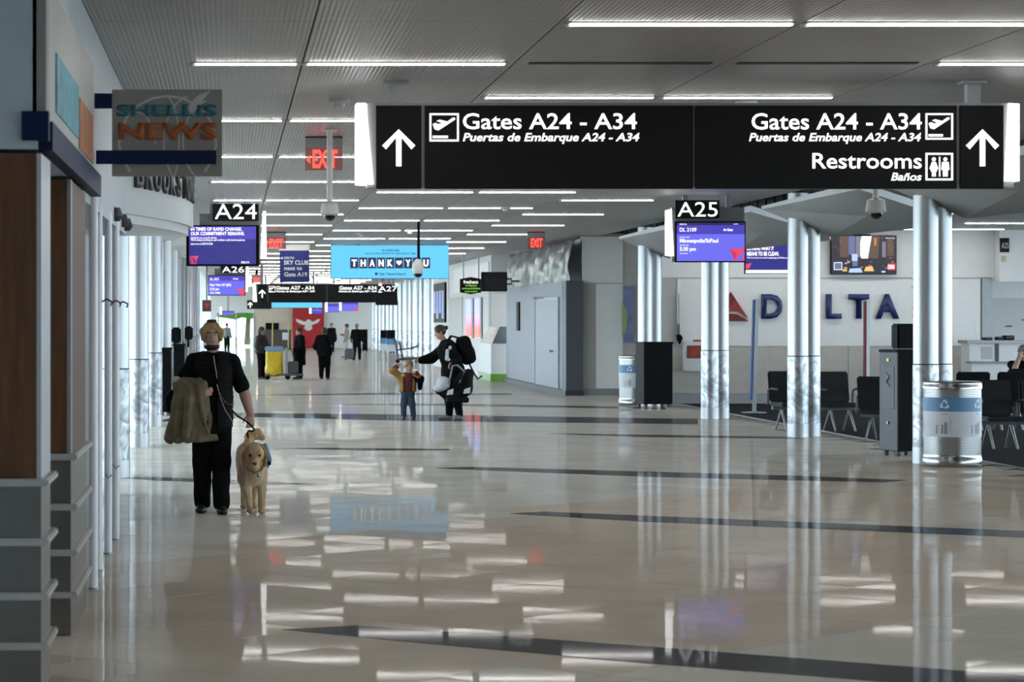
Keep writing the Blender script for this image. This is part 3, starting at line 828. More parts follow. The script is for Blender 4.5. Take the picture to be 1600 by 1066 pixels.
def recycling_bin(x, y, label):
    t = thing('recycling_bin', label, 'bin', (x, y, 0), group='recycling bins'); r = 0.35
    MB().lathe([(r, 0.0), (r+0.006, 0.012), (r+0.006, 0.10), (r, 0.11), (r, 0.15)], n=48).build('base_ring', M_CHROME, t, smooth=True)
    MB().lathe([(r-0.004, 0.15), (r-0.004, 0.37)], n=48, cap=False).build('perforated_band', M_PERF, t, smooth=True)
    MB().lathe([(r+0.001, 0.37), (r+0.001, 0.68)], n=48, cap=False).build('white_wrap', M_WRAPW, t, smooth=True)
    MB().lathe([(r+0.002, 0.68), (r+0.002, 0.85)], n=48, cap=False).build('blue_wrap', M_WRAPB, t, smooth=True)
    MB().lathe([(r-0.004, 0.85), (r-0.004, 0.95)], n=48, cap=False).build('perforated_band', M_PERF, t, smooth=True)
    MB().lathe([(r, 0.95), (r+0.006, 0.955), (r+0.006, 1.0), (r, 1.01), (r+0.004, 1.035), (r-0.02, 1.045), (r-0.1, 1.05), (0.12, 1.03)], n=48).build('lid', M_CHROME, t, smooth=True)
    MB().lathe([(0.12, 1.031), (0.118, 1.032)], n=32).build('opening', M_BLACK, t)
    prt = mat('print_white', (0.8, 0.82, 0.85), 0.4); dk = mat('print_dark', (0.06, 0.065, 0.07), 0.4); gy = mat('print_grey', (0.3, 0.31, 0.33), 0.4)
    for a in (-0.52, 0.75, 2.0, 3.3, 4.5):
        mb = MB()
        for q in range(3):     # three chasing arrows
            th = math.radians(120*q)
            def rot(p): return (p[0]*math.cos(th)-p[1]*math.sin(th), p[0]*math.sin(th)+p[1]*math.cos(th))
            wrap_poly(mb, r+0.0035, a, 0.765, [rot(p) for p in [(-0.45, 0.55), (-0.1, 1.0), (0.2, 1.0), (0.45, 0.6), (0.62, 0.7), (0.5, 0.2), (0.02, 0.35), (0.2, 0.45), (0.05, 0.68), (-0.18, 0.38)]], 0.062)
        mb.build('recycling_mark', prt, t)
        mb = MB(); arc_patch(mb, r+0.0025, a-0.1, a+0.1, 0.645, 0.652); mb.build('small_caption', gy, t)
        mb = MB(); arc_patch(mb, r+0.003, a-0.02, a+0.10, 0.405, 0.54); arc_patch(mb, r+0.003, a-0.01, a+0.09, 0.54, 0.55); mb.build('can_picture', gy, t)
        mb = MB()
        for q in range(5): wrap_poly(mb, r+0.003, a-0.18, 0.41+q*0.022, [(-0.055, 0), (0.05, 0.004), (0.04, 0.018), (-0.045, 0.012)], 1.0)
        mb.build('paper_picture', dk, t)
        mb = MB(); arc_patch(mb, r+0.003, a+0.16, a+0.24, 0.41, 0.57); arc_patch(mb, r+0.003, a+0.18, a+0.22, 0.57, 0.62); mb.build('bottle_picture', mat('print_pale', (0.56, 0.6, 0.66), 0.4), t)
    return t
recycling_bin(PX(1489.5, 33.05), 33.1, 'big steel recycling bin with blue and white wrap at right')
b2 = recycling_bin(PX(992, 57.0), 56.9, 'recycling bin half hidden behind the tall black cabinet')

# ---- lounge seats
M_SEAT = mat('black_leather', (0.0035, 0.0038, 0.0046), 0.5, var=0.15, vscale=12, spec=0.22)
def seat():
    t = thing('lounge_chair', 'x', 'chair')
    R = Matrix.Rotation(math.radians(-10), 4, 'X')
    mb = MB(); mb.box(-0.27, 0.27, -0.28, 0.27, 0.40, 0.47)
    mb.build('seat', M_SEAT, t, bevel=0.025)
    mb = MB().box(-0.27, 0.27, -0.03, 0.03, 0.0, 0.5); mb.v = [tuple((R @ Vector(p))+Vector((0, 0.25, 0.47))) for p in mb.v]
    mb.build('backrest', M_SEAT, t, bevel=0.022)
    for sx in (-1, 1):
        MB().tube([(sx*0.31, 0.22, 0.42), (sx*0.31, 0.2, 0.66), (sx*0.31, 0.08, 0.69), (sx*0.31, -0.2, 0.68)], 0.018, 8).build('armrest', M_DGREY, t)
        MB().tube([(sx*0.16, 0.0, 0.36), (sx*0.17, -0.24, 0.02)], 0.022, 8, 0.016).build('leg', M_GREYMET, t)
        MB().tube([(sx*0.16, 0.0, 0.36), (sx*0.17, 0.24, 0.02)], 0.022, 8, 0.016).build('leg', M_GREYMET, t)
    B(-0.32, 0.32, -0.04, 0.04, 0.35, 0.40).build('beam', M_DGREY, t)
    return t
sp = seat(); first = True
for x, y, rz, lab in ((PX(1312, 43.2), 43.2, 10, 'black lounge seat facing the camera, right of second columns'), (PX(1240, 43.3), 43.5, 10, 'black lounge seat mostly hidden behind the second column pair'),
                      (PX(1378, 40.0), 40.0, 148, 'black lounge seat turned away, left of the grey locker'), (PX(1562, 37.2), 37.2, 4, 'black lounge seat right of the big recycling bin'),
                      (PX(1562, 37.2)+0.66, 37.25, 4, 'black lounge seat at the right edge beside the bin'), (PX(1528, 43), 43.6, 180, 'black lounge seat with back turned, above the recycling bin'),
                      (PX(1528, 43)+0.66, 43.6, 180, 'black lounge seat with back turned, second above the recycling bin'), (PX(1528, 43)-0.66, 43.6, 180, 'black lounge seat with back turned, behind the nearest columns'),
                      (PX(1596, 46.2), 46.4, 180, 'black lounge seat holding the seated man at the right edge')):
    o = sp if first else copy_tree(sp); first = False
    o.location = (x, y, 0); o.rotation_euler = (0, 0, math.radians(rz)); o['label'] = lab; o['group'] = 'black lounge seats'

# ---- gate counter and things on it
D = 55.6
t = thing('gate_counter', 'white two tier gate counter at the right edge', 'counter', (PX(1570, D), D+0.4, 0))
B(PX(1520, D), PX(1700, D), D+0.25, D+0.9, 0, PZ(537, D)).build('upper_body', M_WHITE, t, world=True)
B(PX(1516, D), PX(1702, D), D+0.2, D+0.95, PZ(537, D), PZ(532, D)).build('upper_top', M_GREYMET, t, world=True)
B(PX(1516, D), PX(1700, D), D-0.1, D+0.25, 0, PZ(568, D)).build('lower_body', M_WHITE, t, world=True)
B(PX(1514, D), PX(1702, D), D-0.14, D+0.25, PZ(568, D), PZ(565, D)).build('lower_top', mat('grey_green_top', (0.25, 0.28, 0.26), 0.4), t, world=True)
B(PX(1560, D), PX(1566, D), D+0.24, D+0.25, PZ(565, D), PZ(537, D)).build('joint_strip', M_DGREY, t, world=True)
B(PX(1538, D), PX(1556, D), D+0.245, D+0.25, PZ(562, D), PZ(542, D)).build('grey_panel', M_WARMWALL, t, world=True)
zt = PZ(532, D)
for px, w, h, lab in ((1553, 0.17, 0.06, 'small black printer on the gate counter, leftmost'), (1572, 0.14, 0.07, 'small black scanner on the gate counter, middle'), (1586, 0.2, 0.1, 'black keyboard terminal on the gate counter, right')):
    t = thing('counter_device', lab, 'device', (PX(px, D), D+0.5, zt), group='devices on the gate counter')
    B(-w/2, w/2, -0.12, 0.12, 0, h).build('body', M_BLACK, t, bevel=0.01)
    B(-w/2+0.02, w/2-0.02, -0.13, -0.12, h*0.4, h*0.8).build('front', M_DGREY, t)
t = thing('desk_emblem', 'small white open triangle stand on the gate counter', 'ornament', (PX(1533, D), D+0.5, zt))
MB().tube([(-0.06, 0, 0.0), (-0.005, 0, 0.36), (0.05, 0, 0.0)], 0.008, 6).build('frame', M_WHITE, t)
# recess signs
D = DW-0.31
t = thing('gate_number_plate', 'small black A25 number plate on the white bulkhead', 'sign', (PX(1570, D), D, PZ(393, D)))
rect(1563, 372, 1577, 394, D-0.03, 0.05).build('plate', M_SIGNBLK, t, world=True)
ptext('lettering', 'A25', 1565, 1575.5, 388, 379, D-0.04, mat('plain_white', (0.75, 0.75, 0.75), 0.5), t, ext=0)
t = thing('wall_box', 'small beige box on the bulkhead below number plate', 'box', (PX(1569, D), D, PZ(410, D)))
rect(1566, 400, 1572, 409, D-0.03, 0.04).build('case', mat('beige_plastic', (0.5, 0.45, 0.3), 0.5), t, world=True)
for a, b, c_, d_, lab in ((1569, 506, 1584, 524, 'red notice on the wall of the door recess'), (1594, 496, 1612, 511, 'red notice on the door at the right edge')):
    t = thing('red_notice', lab, 'sign', (PX((a+c_)/2, 61.8), 61.85, PZ(d_, 61.8)), group='red notices')
    rect(a, b, c_, d_, 61.94, 0.06).build('board', mat('notice_red', (0.38, 0.03, 0.03), 0.5, var=0.1), t, world=True)
    rect(a+2, b+3, c_-2, b+5, 61.93, 0.012).build('print_line', mat('notice_pale', (0.6, 0.3, 0.28), 0.5), t, world=True)

# ================================================================ RIGHT SIDE BEYOND THE LOUNGE
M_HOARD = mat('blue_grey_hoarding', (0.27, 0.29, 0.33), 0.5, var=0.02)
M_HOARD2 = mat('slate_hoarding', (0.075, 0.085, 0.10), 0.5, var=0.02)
h0, h1 = 64.0, 78.2
ho = thing('hoarding', 'blue grey construction hoarding with a door', 'wall', (8.2, 70, 0), kind='structure')
zt = 2.73
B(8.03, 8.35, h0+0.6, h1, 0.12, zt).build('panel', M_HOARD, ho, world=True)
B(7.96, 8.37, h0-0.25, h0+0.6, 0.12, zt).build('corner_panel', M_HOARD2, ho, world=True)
B(7.94, 8.38, h0-0.28, h1, 0, 0.12).build('kick_board', mat('kick_black', (0.03, 0.03, 0.035), 0.5), ho, world=True)
dy = F*8.03/(855-VX), F*8.03/(833-VX)
dr = B(8.005, 8.03, F*8.0/(872-VX), F*8.0/(836-VX), 0.12, 2.3).build('door', mat('hoarding_door', (0.30, 0.32, 0.36), 0.45, var=0.02), ho, world=True)
for yy in (F*8.0/(872-VX)-0.06, F*8.0/(836-VX)):
    B(7.985, 8.03, yy, yy+0.06, 0.12, 2.34).build('door_frame', mat('frame_grey', (0.4, 0.42, 0.45), 0.4), ho, world=True)
B(7.985, 8.03, F*8.0/(872-VX), F*8.0/(836-VX), 2.3, 2.36).build('door_frame', MATS['frame_grey'], ho, world=True)
B(7.9, 8.0, 66.6, 66.75, 1.0, 1.05).build('door_handle', M_CHROME, dr, world=True)
MB().tube([(7.95, 68.5, 2.36), (7.8, 69.2, 2.38), (7.95, 69.9, 2.33)], 0.02, 6).build('door_closer', M_GREYMET, ho, world=True)
B(7.985, 8.03, 74.5, 75.1, 1.5, 2.3).build('dark_notice', M_BLACK, ho, world=True)
# crumpled plastic sheeting above the hoarding
n, m_ = 150, 16; vv = []; rr = random.Random(5)
ph = [rr.uniform(0, 6) for _ in range(12)]
for i in range(n+1):
    u = i/n; y = 63.72+u*14.6
    for j in range(m_+1):
        v = j/m_; z = 2.68+v*(1.02-0.0*u)
        w = (0.4+0.6*v)*(0.05*math.sin(24*u+1.2*v+ph[0])+0.05*math.sin(57*u-2.0*v+ph[1])+0.035*math.sin(110*u+3*v*math.sin(5*u)+ph[2]))+0.015*math.sin(14*v+30*u+ph[3])
        vv.append((8.1+w+0.12*v-0.08*math.sin(math.pi*v), y, z))
fs = [(i*(m_+1)+j, (i+1)*(m_+1)+j, (i+1)*(m_+1)+j+1, i*(m_+1)+j+1) for i in range(n) for j in range(m_)]
M_SHEET = mat('plastic_sheet', (0.26, 0.25, 0.235), 0.28, 0.0, var=0.45, vscale=2, spec=0.6, stretch=(1, 1, 0.5))
sh = MB().add(vv, fs).build('plastic_sheeting', M_SHEET, smooth=True, auto=80)
md = sh.modifiers.new('thickness', 'SOLIDIFY'); md.thickness = 0.004
set_props(sh, 'crumpled grey plastic sheeting hung above the hoarding', 'sheeting')
struct(B(8.62, 8.8, 64.3, 106, 2.6, CEIL).build('wall_right_upper', M_WALL))
# storefronts
sf = struct(B(8.0, 8.6, 82.5, 106, 0, CEIL).build('wall_right_shops', M_WALL))
sf['label'] = 'pale shop wall with lit panels beyond the hoarding'
B(7.97, 8.0, 83.0, 96, 2.75, 3.6).build('sign_band', M_PANEL, sf)
B(7.96, 8.0, 82.5, 83.0, 0, 3.0).build('pilaster', M_WARMWALL, sf)
B(7.96, 8.0, 98.2, 98.6, 0, 3.4).build('pilaster', M_WHITE, sf)
B(7.97, 8.0, 92.5, 98.2, 0.9, 2.6).build('beige_panel', M_WARMWALL, sf)
def grad(name, c0, c1, z0, z1, st):
    m = bpy.data.materials.new(name); m.use_nodes = True; nt = m.node_tree; b = nt.nodes['Principled BSDF']
    g = nt.nodes.new('ShaderNodeTexCoord'); sp_ = nt.nodes.new('ShaderNodeSeparateXYZ'); nt.links.new(g.outputs['Generated'], sp_.inputs[0])
    cr = nt.nodes.new('ShaderNodeValToRGB'); cr.color_ramp.elements[0].color = (*c0, 1); cr.color_ramp.elements[1].color = (*c1, 1)
    cr.color_ramp.elements[0].position = z0; cr.color_ramp.elements[1].position = z1
    nt.links.new(sp_.outputs[2], cr.inputs[0]); nt.links.new(cr.outputs[0], b.inputs['Emission Color']); b.inputs['Emission Strength'].default_value = st
    b.inputs['Base Color'].default_value = (0.02, 0.02, 0.02, 1)
    return m
M_LP = grad('drink_light_box', (0.95, 0.12, 0.08), (0.30, 0.36, 1.0), 0.2, 0.65, 1.2)
for a, b, lab in ((728, 736, 'left lit panel fading blue to red on shop wall'), (741, 749, 'right lit panel fading blue to red on shop wall')):
    ya, yb = F*7.9/(b-VX), F*7.9/(a-VX)
    t = thing('light_panel', lab, 'light panel', (7.93, (ya+yb)/2, 1.25), group='lit shop panels')
    B(7.92, 7.97, ya-0.05, yb+0.05, 1.2, 2.52).build('frame', M_WHITE, t, world=True)
    B(7.9, 7.92, ya, yb, 1.25, 2.47).build('lit_face', M_LP, t, world=True)
t = thing('advert_display', 'black framed picture display at the far end of shop wall', 'display', (7.95, 102, 1.7))
B(7.93, 7.99, 99.5, 105, 1.7, 3.2).build('frame', M_BLACK, t, world=True)
for k in range(4): B(7.915, 7.93, 99.8+k*1.3, 100.7+k*1.3, 1.85+0.2*(k % 2), 2.9).build('picture', mat('display_blue%d' % (k % 2), (0.05, 0.1, 0.3+0.2*(k % 2)), 0.3, emit=0.3), t, world=True)
# smoothie stall: counter with green plinth, glass case
t = thing('smoothie_counter', 'white smoothie stall counter with green plinth beside hoarding', 'counter', (7.9, 80.3, 0))
B(7.62, 8.4, 78.6, 82.4, 0.22, 1.1).build('body', M_WHITE, t, world=True)
B(7.6, 8.42, 78.55, 82.45, 0.0, 0.22).build('plinth', mat('lime_green', (0.16, 0.38, 0.04), 0.4), t, world=True)
B(7.66, 8.4, 78.6, 82.4, 1.1, 1.13).build('worktop', M_GREYMET, t, world=True)
MB().prism([(7.68, 1.13), (8.2, 1.13), (8.2, 1.6), (7.9, 1.6)], 78.8, 82.2).build('glass_case', mat('glass_case', (0.16, 0.18, 0.2), 0.15, var=0.5, vscale=2), t, world=True)
D = 80.0
t = thing('stall_sign', 'black rounded smoothie sign with white and green words', 'sign', (PX(736, D), D, PZ(459, D)))
MB().prism([(PX(a, D), PZ(b, D)) for a, b in ((719, 436), (736, 433), (752, 436), (752, 457), (736, 460), (719, 457))], D, D+0.12).build('board', M_SIGNBLK, t, world=True)
E_GRN = glow('sign_green', (0.25, 0.7, 0.08), 0.7)
ptext('lettering', 'freshens', 724, 747, 443, 438, D-0.01, mat('sign_cream', (0.02, 0.02, 0.02), 0.4, emit=0.8, ecol=(0.9, 0.85, 0.75)), t, bold=0.03, ext=0)
for i, w_ in enumerate(('crêpes', 'smoothies', 'yogurt')): ptext('lettering', w_, (727, 722, 726)[i], (745, 750, 746)[i], 447.5+i*4.6, 444.5+i*4.6, D-0.01, E_GRN, t, bold=0.02, ext=0)
for a in (724, 748): MB().tube([W(a, 436, D+0.06), (PX(a, D), D+0.06, CEIL)], 0.02, 6).build('hanger', M_GREYMET, t, world=True)
D = 75.0
t = thing('black_monitor', 'switched off black monitor on an arm beside sheeting', 'screen', (PX(772, D), D, PZ(456, D)))
rect(752, 425, 792.5, 455.5, D, 0.1).build('case', M_BLACK, t, world=True, bevel=0.01)
rect(753.5, 426.5, 791, 454, D-0.004, 0.004).build('glass', mat('black_glass', (0.004, 0.004, 0.006), 0.12), t, world=True)
MB().tube([W(792, 436, D+0.05), W(799, 436, D+0.05), W(799, 444, D+0.05), W(792, 444, D+0.05)], 0.025, 6).build('arm', M_DGREY, t, world=True)
B(PX(799, D), 8.2, D+0.02, D+0.08, PZ(441, D), PZ(438, D)).build('wall_arm', M_DGREY, t, world=True)
# ================================================================ OVERHEAD SIGNS
def poly_px(mb, pts, D, y0, y1): return mb.prism([(PX(a, D), PZ(b, D)) for a, b in pts], y0, y1)
def arrow_up(cx, top, bot, hw, th, D):
    """arrow with a straight shaft and two angled strokes"""
    return [(cx, top), (cx+hw, top+hw*0.98), (cx+hw-th*0.72, top+hw*0.98+th*0.72), (cx+th/2, top+th*1.55), (cx+th/2, bot), (cx-th/2, bot), (cx-th/2, top+th*1.55), (cx-hw+th*0.72, top+hw*0.98+th*0.72), (cx-hw, top+hw*0.98)]
def frame_px(mb, a, b, c, d, th, D, y0, y1):
    for q in ((a, b, c, b+th), (a, d-th, c, d), (a, b+th, a+th, d-th), (c-th, b+th, c, d-th)):
        mb.box(PX(q[0], D), PX(q[2], D), y0, y1, PZ(q[3], D), PZ(q[1], D))
def plane_icon(x0, y0, w, D, parent):
    mb = MB(); ya, yb = D-0.006, D+0.001; f = w/46.0
    frame_px(mb, x0, y0, x0+w, y0+w*0.96, 3*f, D, ya, yb)
    P_ = lambda pts: [(x0+a*f, y0+b*f) for a, b in pts]
    poly_px(mb, P_([(5, 17), (9, 15), (14, 17), (20, 16), (11, 12), (16, 10), (28, 13), (36, 7), (40, 7), (40, 10), (14, 27), (8, 25)]), D, ya, yb)
    poly_px(mb, P_([(5, 35), (29, 35), (29, 39), (5, 39)]), D, ya, yb)
    mb.build('flight_symbol', M_TXT, parent, world=True)
def people_icon(x0, y0, w, D, parent):
    mb = MB(); ya, yb = D-0.006, D+0.001; f = w/43.0
    frame_px(mb, x0, y0, x0+w, y0+w, 3*f, D, ya, yb)
    P_ = lambda pts: [(x0+a*f, y0+b*f) for a, b in pts]
    circ = lambda cx, cy, r: P_([(cx+r*math.cos(t*math.pi/5), cy+r*math.sin(t*math.pi/5)) for t in range(10)])
    poly_px(mb, circ(13, 10, 3.2), D, ya, yb); poly_px(mb, circ(31, 10, 3.2), D, ya, yb)
    poly_px(mb, P_([(10, 14), (16, 14), (20, 25), (17.5, 26), (18, 29), (16, 29), (16, 37), (13.6, 37), (13.4, 29), (12.6, 29), (12.4, 37), (10, 37), (10, 29), (8, 29), (8.5, 26), (6, 25)]), D, ya, yb)
    poly_px(mb, P_([(26, 14), (36, 14), (37.5, 26), (35, 27), (34.6, 37), (31.6, 37), (31.2, 27), (30.8, 27), (30.4, 37), (27.4, 37), (27, 27), (24.5, 26)]), D, ya, yb)
    poly_px(mb, P_([(21, 6), (23, 6), (23, 37), (21, 37)]), D, ya, yb)
    mb.build('restroom_symbol', M_TXT, parent, world=True)

def overhead(label, D, x0, y0, sc, line1, line2, restroom, detail=True):
    """sc: pixels of this sign per pixel of the near one; (x0, y0) is where (588, 165) falls"""
    X = lambda a: x0+(a-588)*sc
    Y = lambda b: y0+(b-165)*sc
    t = thing('overhead_sign', label, 'sign', (PX(X(1078), D), D+0.1, PZ(Y(295), D)))
    rect(X(574), Y(161), X(1584), Y(293), D+0.04, 0.3).build('housing', mat('sign_housing', (0.33, 0.33, 0.32), 0.45, 0.3, var=0.03), t, world=True)
    fp = []
    for a, b in ((588, 658.5), (664, 1083), (1087, 1495), (1501, 1568)):
        fp.append(rect(X(a), Y(165), X(b), Y(295), D, 0.04).build('face_panel', M_SIGNBLK, t, world=True))
    MB().prism([(PX(X(a), D), PZ(Y(b), D)) for a, b in ((557, 161), (572, 161), (584, 288), (557, 287))], D+0.0, D+0.3).build('lit_edge', M_LED, t, world=True)
    MB().prism([(PX(X(a), D), PZ(Y(b), D)) for a, b in ((1577, 161), (1593, 162), (1593, 283), (1571, 283))], D+0.0, D+0.3).build('lit_edge', M_LED, t, world=True)
    for a in (620, 1527):
        xx = PX(X(a), D)
        B(xx-0.055, xx+0.055, D+0.1, D+0.2, PZ(Y(161), D), CEIL).build('hanger', M_GREYMET, t, world=True)
        B(xx-0.1, xx+0.1, D+0.05, D+0.25, CEIL-0.025, CEIL).build('hanger_plate', M_GREYMET, t, world=True)
    for cx in (623, 1535):
        mb = MB(); poly_px(mb, [(X(a), Y(b)) for a, b in arrow_up(cx, 202, 260, 26, 8.5, D)], D, D-0.006, D+0.001)
        mb.build('arrow', M_TXT, fp[0] if cx < 1000 else fp[3], world=True)
    d = D-0.001
    plane_icon(X(671), Y(177), 46*sc, D, fp[1]); plane_icon(X(1446), Y(177), 43*sc, D, fp[2])
    ptext('lettering', line1, X(723), X(995), Y(201.5), Y(177), d, M_TXT, fp[1], bold=0.012, ext=0)
    ptext('lettering', line2, X(723), X(999), Y(220.5), Y(208), d, M_TXT, fp[1], bold=0.022, shear=0.22, ext=0)
    ptext('lettering', line1, X(1174), X(1440), Y(202), Y(177), d, M_TXT, fp[2], bold=0.012, ext=0)
    ptext('lettering', line2, X(1170), X(1439), Y(220.5), Y(208), d, M_TXT, fp[2], bold=0.022, shear=0.22, ext=0)
    if restroom:
        people_icon(X(1446), Y(239), 43*sc, D, fp[2])
        ptext('lettering', 'Restrooms', X(1269), X(1440), Y(263), Y(239), d, M_TXT, fp[2], bold=0.012, ext=0)
        ptext('lettering', 'Baños', X(1392), X(1440), Y(282), Y(270), d, M_TXT, fp[2], bold=0.022, shear=0.22, ext=0)
    return t
overhead('large black overhead sign to Gates A24 - A34 and Restrooms', 22.4, 588, 165, 1.0, 'Gates A24 - A34', 'Puertas de Embarque A24 - A34', True)
overhead('distant black overhead sign to Gates A27 - A34', 97.0, 402, 444.5, 0.2187, 'Gates A27 - A34', 'Puertas de Embarque A27 - A34', False)

# ---- gate number signs with screens
def gate_sign(label, D, num, plc, scr, bar, body, faces, caps, side, beam=None):
    t = thing('gate_sign', label, 'sign', (PX((scr[0]+scr[2])/2, D), D+0.1, PZ(scr[3], D)))
    rect(*body, D+0.06, 0.16).build('housing', mat('pylon_grey', (0.20, 0.20, 0.205), 0.45, 0.3, var=0.03), t, world=True)
    p = rect(*plc, D-0.05, 0.11).build('number_plate', M_SIGNBLK, t, world=True)
    w = plc[2]-plc[0]; h = plc[3]-plc[1]
    ptext('lettering', num, plc[0]+w*0.05, plc[2]-w*0.04, plc[3]-h*0.09, plc[1]+h*0.09, D-0.052, M_TXT, t, bold=0.0, ext=0)
    if scr:
        rect(*scr, D-0.02, 0.08).build('screen_bezel', M_BLACK, t, world=True, bevel=0.006)
        mb = MB(); ms = []
        for k, (m, poly) in enumerate(faces):
            if m not in ms: ms.append(m)
            mb.cur = ms.index(m)
            mb.add([(PX(a, D), D-0.023-0.0006*k, PZ(b, D)) for a, b in poly], [list(range(len(poly)))])
        mb.build('screen_picture', ms, t, world=True)
        for st, a, b, base, top, bo in caps:
            ptext('caption', st, a, b, base, top, D-0.03, M_TXT, t, bold=bo*0.4, ext=0)
    MB().prism([(PX(a, D), PZ(b, D)) for a, b in bar], D+0.0, D+0.25).build('lit_edge', M_LED, t, world=True)
    for a in (body[0]+(body[2]-body[0])*0.2, body[0]+(body[2]-body[0])*0.8):
        B(PX(a, D)-0.04, PX(a, D)+0.04, D+0.1, D+0.18, PZ(body[1], D), CEIL).build('hanger', M_GREYMET, t, world=True)
    return t
gate_sign('gate A25 number sign with blue departure screen for Minneapolis', 43.2, 'A25', (1055, 313, 1124, 341), (1055, 346, 1165, 410), ((1043, 328), (1049, 327), (1053, 400), (1043, 399)), (1050, 324, 1163, 409),
    [(E_NIGHT, R4(1057, 348, 1163, 352)), (E_IND, R4(1057, 352, 1163, 366)), (E_PER, R4(1057, 366, 1163, 408)), (E_PINK, [(1139, 388.5), (1163, 388.5), (1163, 408), (1148, 408)]), (E_PER, [(1150, 408), (1154, 399), (1163, 396), (1163, 399), (1157, 408)]), (E_PINK2, [(1139, 388.5), (1151, 396), (1148, 408)])],
    [('DL 2109', 1062, 1088, 362, 356, 0.012), ('At Gate', 1130, 1145, 361, 357, 0.03), ('Minneapolis/StPaul', 1062, 1122, 379, 373, 0.03), ('5:30 pm', 1062, 1087, 392, 386, 0.03), ('DESTINATION', 1062, 1077, 371.5, 370, 0.0), ('DEPARTURE', 1062, 1076, 384, 382.5, 0.0), ('ON TIME', 1062, 1074, 397, 395.5, 0.0), ('DELTA', 1062, 1073, 351.5, 349.5, 0.03), ('4:44 PM', 1146, 1153, 351, 349.5, 0.02)], 1)
gate_sign('gate A24 number sign with dark blue commitment screen', 46.4, 'A24', (332, 316, 404, 345), (291, 352, 405, 416), ((411, 330), (415.5, 330), (416.5, 404), (407, 404)), (312, 334, 408, 414),
    [(E_DEEP, R4(295.5, 354, 400, 413)), (E_IND, R4(295.5, 354, 400, 374)), (E_PINK, [(296, 400), (311, 400), (306, 408), (303, 403)]), (E_PINK2, [(296, 401), (302, 404), (304, 413), (299, 413)]), (E_PINK, [(306, 409), (308, 406), (306, 413), (304, 413)])],
    [('IN TIMES OF RAPID CHANGE,', 298, 378, 360.5, 355.5, 0.035), ('OUR COMMITMENT REMAINS.', 298, 382, 367.5, 362.5, 0.035), ('Caring for you is our #1 priority.', 298, 339, 373, 370, 0.02), ('We’re doing everything we can to deliver a safe travel experience.', 298, 383, 376.5, 373.5, 0.02), ('Learn more at DELTA.COM', 298, 332, 382.5, 379.5, 0.02), ('DELTA', 377, 390, 411.5, 408.5, 0.03)], -1)
gate_sign('gate A26 number sign with blue departure screen for New York', 91.0, 'A26', (345, 415.5, 383, 427), (325, 430, 383, 462), ((385.5, 417), (388, 417), (387, 456), (384, 456)), (335, 420, 384, 461),
    [(E_IND, R4(326, 431, 382, 439)), (E_PER, R4(326, 439, 382, 461)), (E_PINK, [(370, 451), (382, 451), (382, 461), (376, 461)])],
    [('DL 2021', 328, 342, 438, 434.5, 0.02), ('At Gate', 364, 372, 437, 434.5, 0.03), ('New York, NY (JFK)', 328, 361, 447, 443.5, 0.03), ('5:35 pm', 328, 342, 453.5, 450, 0.03), ('ON TIME', 328, 344, 459, 456.5, 0.02)], -1)
gate_sign('gate A27 number sign with blank dark screen', 92.0, 'A27', (590, 446.5, 608.5+13, 456), (587, 457, 621.5, 477), ((592.5, 443.5), (596, 443.5), (597, 467), (591, 467)), (589, 455, 621, 476), [(M_SIGNBLK, R4(588, 458, 621, 476))], [], 1)
# small distant screens
def far_screen(label, a, b, c, d, D, cols, num=None):
    fcs = [(cols[0], R4(a+0.4, b+0.4, c-0.4, d-0.4))]
    if len(cols) > 1: fcs.append((cols[1], R4(a+0.4, b+0.4, c-0.4, b+(d-b)*0.35)))
    if len(cols) > 2: fcs.append((cols[2], R4(c-(c-a)*0.2, d-(d-b)*0.35, c-0.4, d-0.4)))
    t = screen('gate_screen', label, a, b, c, d, D, fcs)
    t['group'] = 'distant gate screens'
    B(PX((a+c)/2, D)-0.04, PX((a+c)/2, D)+0.04, D+0.02, D+0.08, PZ(b, D), CEIL).build('hanger', M_GREYMET, t, world=True)
    if num: ptext('lettering', num, a, a+(c-a)*0.8, b-1.5, b-6, D, M_TXT, t, bold=0.02, ext=0)
    MB().prism([(PX(a-3.4, D), PZ(b-6, D)), (PX(a-0.9, D), PZ(b-6, D)), (PX(a-0.4, D), PZ(d-1, D)), (PX(a-3.4, D), PZ(d-1, D))], D, D+0.15).build('lit_edge', M_LED, t, world=True)
    return t
far_screen('small distant gate A31 screen under the far overhead sign', 512, 474.5, 531, 488, 128, [E_PER, E_IND], 'A31')
far_screen('small distant blue gate screen with pink corner', 534, 470, 559.5, 486, 121, [E_PER, E_IND, E_PINK])
far_screen('small distant wide blue gate screen in front of the red wall', 487, 483, 504, 491, 140, [E_IND, E_PER])
far_screen('small distant gate A28 screen on the far left', 347, 486, 366, 492.5, 126, [E_PER, E_IND, E_PINK])
